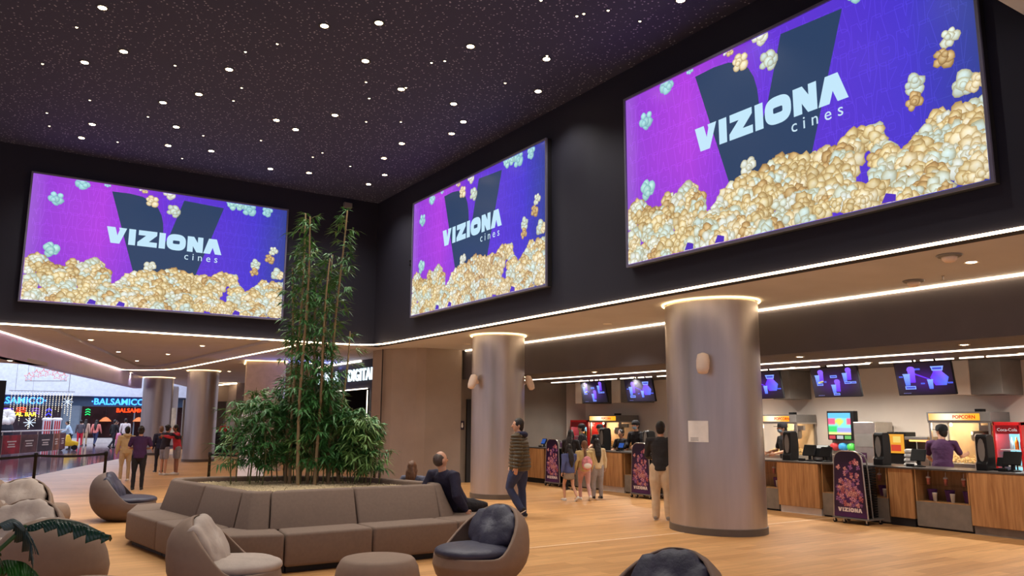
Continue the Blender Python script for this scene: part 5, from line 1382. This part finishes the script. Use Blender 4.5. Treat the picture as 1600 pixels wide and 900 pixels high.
    if top[0] == 'puffer': puff = 1.30
    hemd = .10 if top[0] != 'puffer' else .12
    q.tube([pel-up*(hemd-.04)*s, pel+up*.06*s, wst, ch, pel+up*.46*s, nk-up*.01*s], [(.160*s*g*puff, .122*s*g*puff), (.155*s*g*puff, .118*s*g*puff), (.142*s*g*puff, .112*s*g*puff), (.168*s*g*puff, .122*s*puff), (.155*s*g, .100*s), (.070*s, .066*s)], 16, side=(1, 0, 0), ck=.3)
    for i, sg in enumerate((-1, 1)):
        sh, el, wr = J['sh%d' % i], J['el%d' % i], J['wr%d' % i]
        if sleeves == 'long': q.tube([sh-Vector((sg*.06*s, 0, 0))-up*.01*s, sh, (sh+el)/2, el, (el+wr)/2, wr-(wr-el).normalized()*.01*s], [.066*s*puff*g**.7, .068*s*puff*g**.7, .060*s*puff*g**.7, .056*s*puff*g**.7, .052*s*puff*g**.7, .042*s*puff], seg)
        else: q.tube([sh-Vector((sg*.06*s, 0, 0))-up*.01*s, sh, sh*.45+el*.55, sh*.3+el*.7], [.066*s, .066*s, .062*s, .060*s], seg)
    obj('jacket' if puff > 1 else 'top', evalmesh(q, 'top', tm, .010 if puff > 1 else vg, 2 if puff > 1 else 3, (52, .026, 1) if puff > 1 else (10, .008)) if vg else q, tm, t, smooth=True)
    if hood:
        q = MB(); q.tube([nk+Vector((-.10, .02, .01))*s, nk+Vector((-.07, -.09, .0))*s, nk+Vector((0, -.12, -.02))*s, nk+Vector((.07, -.09, .0))*s, nk+Vector((.10, .02, .01))*s], [.03*s, .045*s, .055*s, .045*s, .03*s], 8)
        obj('hood', evalmesh(q, 'hood', cloth(*hood), .012, 2), None, t)
    # ---- shoes
    scl_ = {'dark': (30, 28, 32), 'white': (226, 222, 214), 'grey': (150, 140, 130)}[shoes if isinstance(shoes, str) else 'dark']
    for i in (0, 1):
        an = J['an%d' % i]; kn = J['kn%d' % i]; q = MB()
        sh_dir = (an-kn).normalized(); tilt = math.atan2(sh_dir.y, -sh_dir.z)
        tilt = tilt if tilt < -.3 and z is None else 0
        Rm = Matrix.Rotation(tilt, 3, 'X')
        def fp(v): return an+Rm @ (Vector(v)*s)
        q.tube([fp((0, -.045, -.035)), fp((0, .03, -.032)), fp((0, .12, -.045)), fp((0, .165, -.05))], [(.040*s, .042*s), (.044*s, .044*s), (.046*s, .030*s), (.040*s, .024*s)], 12, side=(1, 0, 0))
        sb_ = obj('shoe', evalmesh(q, 'shoe', cloth('shoe_'+shoes, scl_, .5), .009, 1) if lod == 0 else q, cloth('shoe_'+shoes, scl_, .5), t, smooth=True)
        if lod < 2:
            q = MB(); pts = [fp((0, -.06, -.066)), fp((0, .05, -.066)), fp((0, .17, -.066))]; q.tube(pts, [(.038*s, .010*s), (.042*s, .010*s), (.038*s, .010*s)], 12, side=(1, 0, 0))
            obj('sole', q, M['whitetrim'], sb_, smooth=True)
    # ---- hair, cap, mask
    q = MB()
    if style != 'none':
        if style == 'bald':
            q.ell((0, -.030, .002), (.084, .085, .094), 18, 12)
        else:
            q.ell((0, -.018, .022), (.088, .100, .112), 18, 12); q.ell((0, -.045, -.03), (.080, .066, .085), 16, 10)
        if style == 'bun': q.ell((0, -.11, .06), (.045, .04, .045), 12, 8)
        q.v = [tuple(hp3(p)) for p in q.v]
        if style in ('long', 'pony'):
            w0 = .085 if style == 'long' else .035; ln = .42 if style == 'long' else .36
            q.tube([hp3((0, -.05, .03)), hp3((0, -.085, -.08)), nk+Vector((0, -.105, -.02))*s, nk-up*(ln*.55)*s+Vector((0, -.145*puff, 0))*s, nk-up*ln*s+Vector((.01, -.14*puff, 0))*s],
                   [(w0*s*.9, .05*s), (w0*s*1.1, .045*s), (w0*s*1.25, .035*s), (w0*s*1.1, .03*s), (w0*s*.45, .02*s)], 12, side=(1, 0, 0))
            if style == 'long':
                for sg in (-1, 1): q.tube([hp3((sg*.06, -.01, .04)), hp3((sg*.088, -.01, -.06)), hp3((sg*.085, -.03, -.17))], [.03*s, .028*s, .02*s], 8)
        hm = M[hair]
        obj('hair', evalmesh(q, 'hair', hm, .011, 1, (26, .006)) if lod < 2 else q, hm, t, smooth=True)
    if cap:
        q = MB(); pr = [(.100, .01), (.103, .04), (.098, .085), (.075, .118), (.03, .135), (.004, .137)]
        q.lathe(pr, 0, -.012, 24, ry=1.08)
        q.prism([(-.075, .075), (-.068, .15), (-.03, .178), (.03, .178), (.068, .15), (.075, .075), (0, .09)], .026, .036)
        q.v = [tuple(hp3(p)) for p in q.v]; obj('cap', q, cloth(*cap), t, smooth=True).modifiers.new('e', 'EDGE_SPLIT')
    if mask:
        q = MB(); q.ell((0, .040, -.055), (.066, .066, .052), 16, 10); q.v = [tuple(hp3(p)) for p in q.v]
        obj('face_mask', q, cloth('mask_blue', (150, 180, 205)), t, smooth=True)
    t['_nk'] = 0; del t['_nk']
    return t, dict(J=J, pel=pel, ch=ch, nk=nk, up=up, s=s, hc=hc)
M['puffer'] = pm('olive_quilted', (74, 64, 46), .45, nz=(9, .1))
# -- man in the quilted jacket, walking away
person('man in olive quilted jacket and blue jeans walking away from the viewer', 8.04, 11.96, 42, 1.72, dict(WALK, lean=2, legs=[((0, .42, -1), (0, -.60, -1)), ((.04, -.03, -1), (.02, -.06, -1))]), ('puffer',), ('blue_denim', (48, 58, 92)), 'dark', style='short', hood=('navy_fleece', (36, 38, 66)), lod=0, girth=1.22, head=(25, 0), loose=1.25)
# -- seated
t_, q_ = person('bald headed man in navy jacket leaning back on the bench corner', 5.62, 9.95, -78, 1.74, dict(SIT, lean=-30), ('navy_jacket', (36, 32, 54)), ('black_trousers', (26, 24, 30)), 'dark', hair='hairgrey', style='bald', lod=0, girth=1.32, z=.43, head=(-8, 6))
person('long haired girl sitting on the far side of the benches, back to the viewer', 5.80, 11.46, -55, 1.42, dict(SIT, lean=-26), ('grey_denim_jacket', (96, 98, 116)), ('dark_leggings', (40, 38, 46)), 'dark', hair='hairbrown', style='long', lod=0, z=.36)
# -- three girls and the woman at the counter
person('girl in blue jacket and patterned skirt standing left of the three', 10.62, 13.9, -5, 1.21, dict(WALK, lean=0), ('blue_jacket', (84, 96, 150)), ('patterned_skirt', (150, 134, 116)), 'white', hair='hairdark', style='long', legs='skirt', lod=1)
person('girl in yellow top with a pink backpack in the middle of the three', 11.0, 13.86, -25, 1.28, dict(WALK, lean=0), ('pale_yellow_top', (206, 184, 128)), ('pink_leggings', (206, 160, 152)), 'white', hair='hairbrown', style='pony', lod=1, head=(20, 0))
person('girl in cream jumper and pale jeans at the right of the three', 11.45, 13.98, -20, 1.30, STAND, ('cream_jumper', (222, 202, 160)), ('pale_denim', (158, 152, 150)), 'dark', hair='hairdark', style='long', lod=1, loose=1.2)
person('dark haired woman in black standing before the counter left of the staff', 12.25, 16.0, -60, 1.46, WORK, ('black_top', (28, 24, 28)), ('black_trousers', (26, 24, 30)), 'dark', hair='hairdark', style='long', lod=1)
t = thing('backpack', 'pink and white backpack on the back of the middle girl', 'backpack', (10.97, 13.74, .78), math.radians(-25))
obj('bag', MB().ell((0, -.03, 0), (.12, .065, .15), 16, 12), pm('pink_print', (216, 140, 150), .6, nz=(14, .4)), t, smooth=True)
obj('pocket', MB().ell((0, -.085, -.05), (.085, .03, .06), 14, 8), M['paper'], t, smooth=True)
# -- man half hidden by the column
person('person in dark jacket and pale baggy trousers half hidden by the nearest column', 9.97, 10.42, -50, 1.68, dict(WORK, lean=3), ('charcoal_jacket', (44, 42, 44)), ('sand_trousers', (216, 192, 160)), 'grey', hair='hairdark', style='short', lod=0, loose=1.35)
# -- staff
SP = ('staff_purple', (70, 34, 74)); SB = ('staff_black', (30, 27, 32)); CB = ('cap_black', (26, 24, 28))
person('counter worker in purple polo and black cap, back turned, at the popcorn machine', 14.2, 7.80, -70, 1.66, REACH, SP, ('black_trousers', (26, 24, 30)), sleeves='short', cap=CB, lod=0, head=(55, 0))
person('masked counter worker with cap facing left beside the first dispenser', 14.1, 11.0, 60, 1.68, WORK, SB, ('black_trousers', (26, 24, 30)), sleeves='short', cap=CB, mask=True, lod=1)
person('counter worker in black cap at the far left of the staff', 13.85, 17.45, 40, 1.60, WORK, SB, ('black_trousers', (26, 24, 30)), sleeves='short', cap=CB, lod=1)
person('counter worker in black cap bending beside the far dispenser', 13.9, 16.75, 115, 1.60, dict(WORK, lean=12), SB, ('black_trousers', (26, 24, 30)), sleeves='short', cap=CB, lod=1)
person('dark skinned haired counter worker between two others, head lowered', 13.95, 15.95, 100, 1.48, dict(WORK, lean=10), SB, ('black_trousers', (26, 24, 30)), sleeves='short', lod=1, style='bun')
person('tallest counter worker with round black cap and pale mask in the middle', 14.0, 15.45, 95, 1.70, WORK, SB, ('black_trousers', (26, 24, 30)), cap=CB, mask=True, lod=1)
person('shorter counter worker with blue mask, right of the tallest one', 13.95, 14.95, 80, 1.46, WORK, SB, ('black_trousers', (26, 24, 30)), mask=True, lod=1)
# -- left group
person('woman in purple polo shirt and black trousers standing with folded arms', 3.24, 21.05, -15, 1.50, CROSS, ('purple_polo', (66, 34, 80)), ('black_trousers', (26, 24, 30)), sleeves='short', hair='hairdark', style='bun', lod=0, girth=1.18)
person('woman in beige hooded top and beige trousers left of the purple shirt', 3.38, 24.2, 5, 1.46, STAND, ('beige_top', (206, 180, 136)), ('beige_trousers', (204, 180, 144)), 'white', hair='hairdark', style='bun', lod=1, hood=('beige_top', (206, 180, 136)))
person('woman in dark top and grey shorts hugging, left of the column', 4.72, 26.2, -60, 1.50, HUG, ('dark_top', (40, 30, 42)), ('grey_shorts', (150, 150, 160)), 'white', hair='hairdark', style='bun', legs='shorts', lod=1)
person('person in red cape being hugged, nearest the steel column', 5.10, 26.35, 100, 1.50, HUG, ('red_cape', (214, 60, 76)), ('grey_shorts', (150, 150, 160)), 'white', hair='hairdark', style='pony', legs='shorts', lod=1, skin='skin2')
person('smaller person in dark blue behind the hugging pair', 4.85, 27.7, 10, 1.44, STAND, ('navy_coat', (34, 34, 60)), ('dark_leggings', (40, 38, 46)), 'dark', hair='hairbrown', style='short', lod=1)
person('person in white top at the far desk, left one', 9.85, 43.1, 170, 1.55, STAND, ('white_top', (226, 214, 214)), ('black_trousers', (26, 24, 30)), lod=2)
person('person in bright red top at the far desk, right one', 10.55, 43.0, 190, 1.55, STAND, ('red_top', (226, 60, 40)), ('black_trousers', (26, 24, 30)), lod=2)
# -- people in the mall
for lab, x, y, rz, h, top, bot, pose, st in [
    ('person in pale blue top leaning over the yellow buggy in the mall', 4.15, 49.85, 80, 1.55, ('pale_blue_top', (190, 215, 240)), ('dark_leggings', (40, 38, 46)), dict(WORK, lean=20), 'short'),
    ('person in grey top and red trousers, back to the viewer, by the buggy', 5.08, 55.0, 5, 1.55, ('grey_top', (86, 80, 88)), ('red_trousers', (206, 36, 60)), STAND, 'short'),
    ('person in tan coat just right of the red trousers by the buggy', 5.5, 56.6, -20, 1.6, ('tan_coat', (206, 170, 150)), ('beige_trousers', (204, 180, 144)), STAND, 'long'),
    ('person in long salmon coat walking in the mall', 5.98, 55.6, -30, 1.6, ('salmon_coat', (236, 140, 130)), ('blue_denim', (48, 58, 92)), WALK, 'long'),
    ('person in grey top and red trousers striding in the mall, right one', 6.77, 53.2, -80, 1.55, ('grey_top', (86, 80, 88)), ('red_trousers', (206, 36, 60)), WALK, 'short'),
    ('person in black passing behind the pink bollard', 6.35, 50.6, -60, 1.62, ('black_top', (28, 24, 28)), ('dark_leggings', (40, 38, 46)), WALK, 'short'),
    ('person in white jumper next to the far steel column', 6.85, 50.0, -10, 1.66, ('white_top', (226, 214, 214)), ('dark_leggings', (40, 38, 46)), STAND, 'short')]:
    person(lab, x, y, rz, h, pose, top, bot, lod=2, style=st)
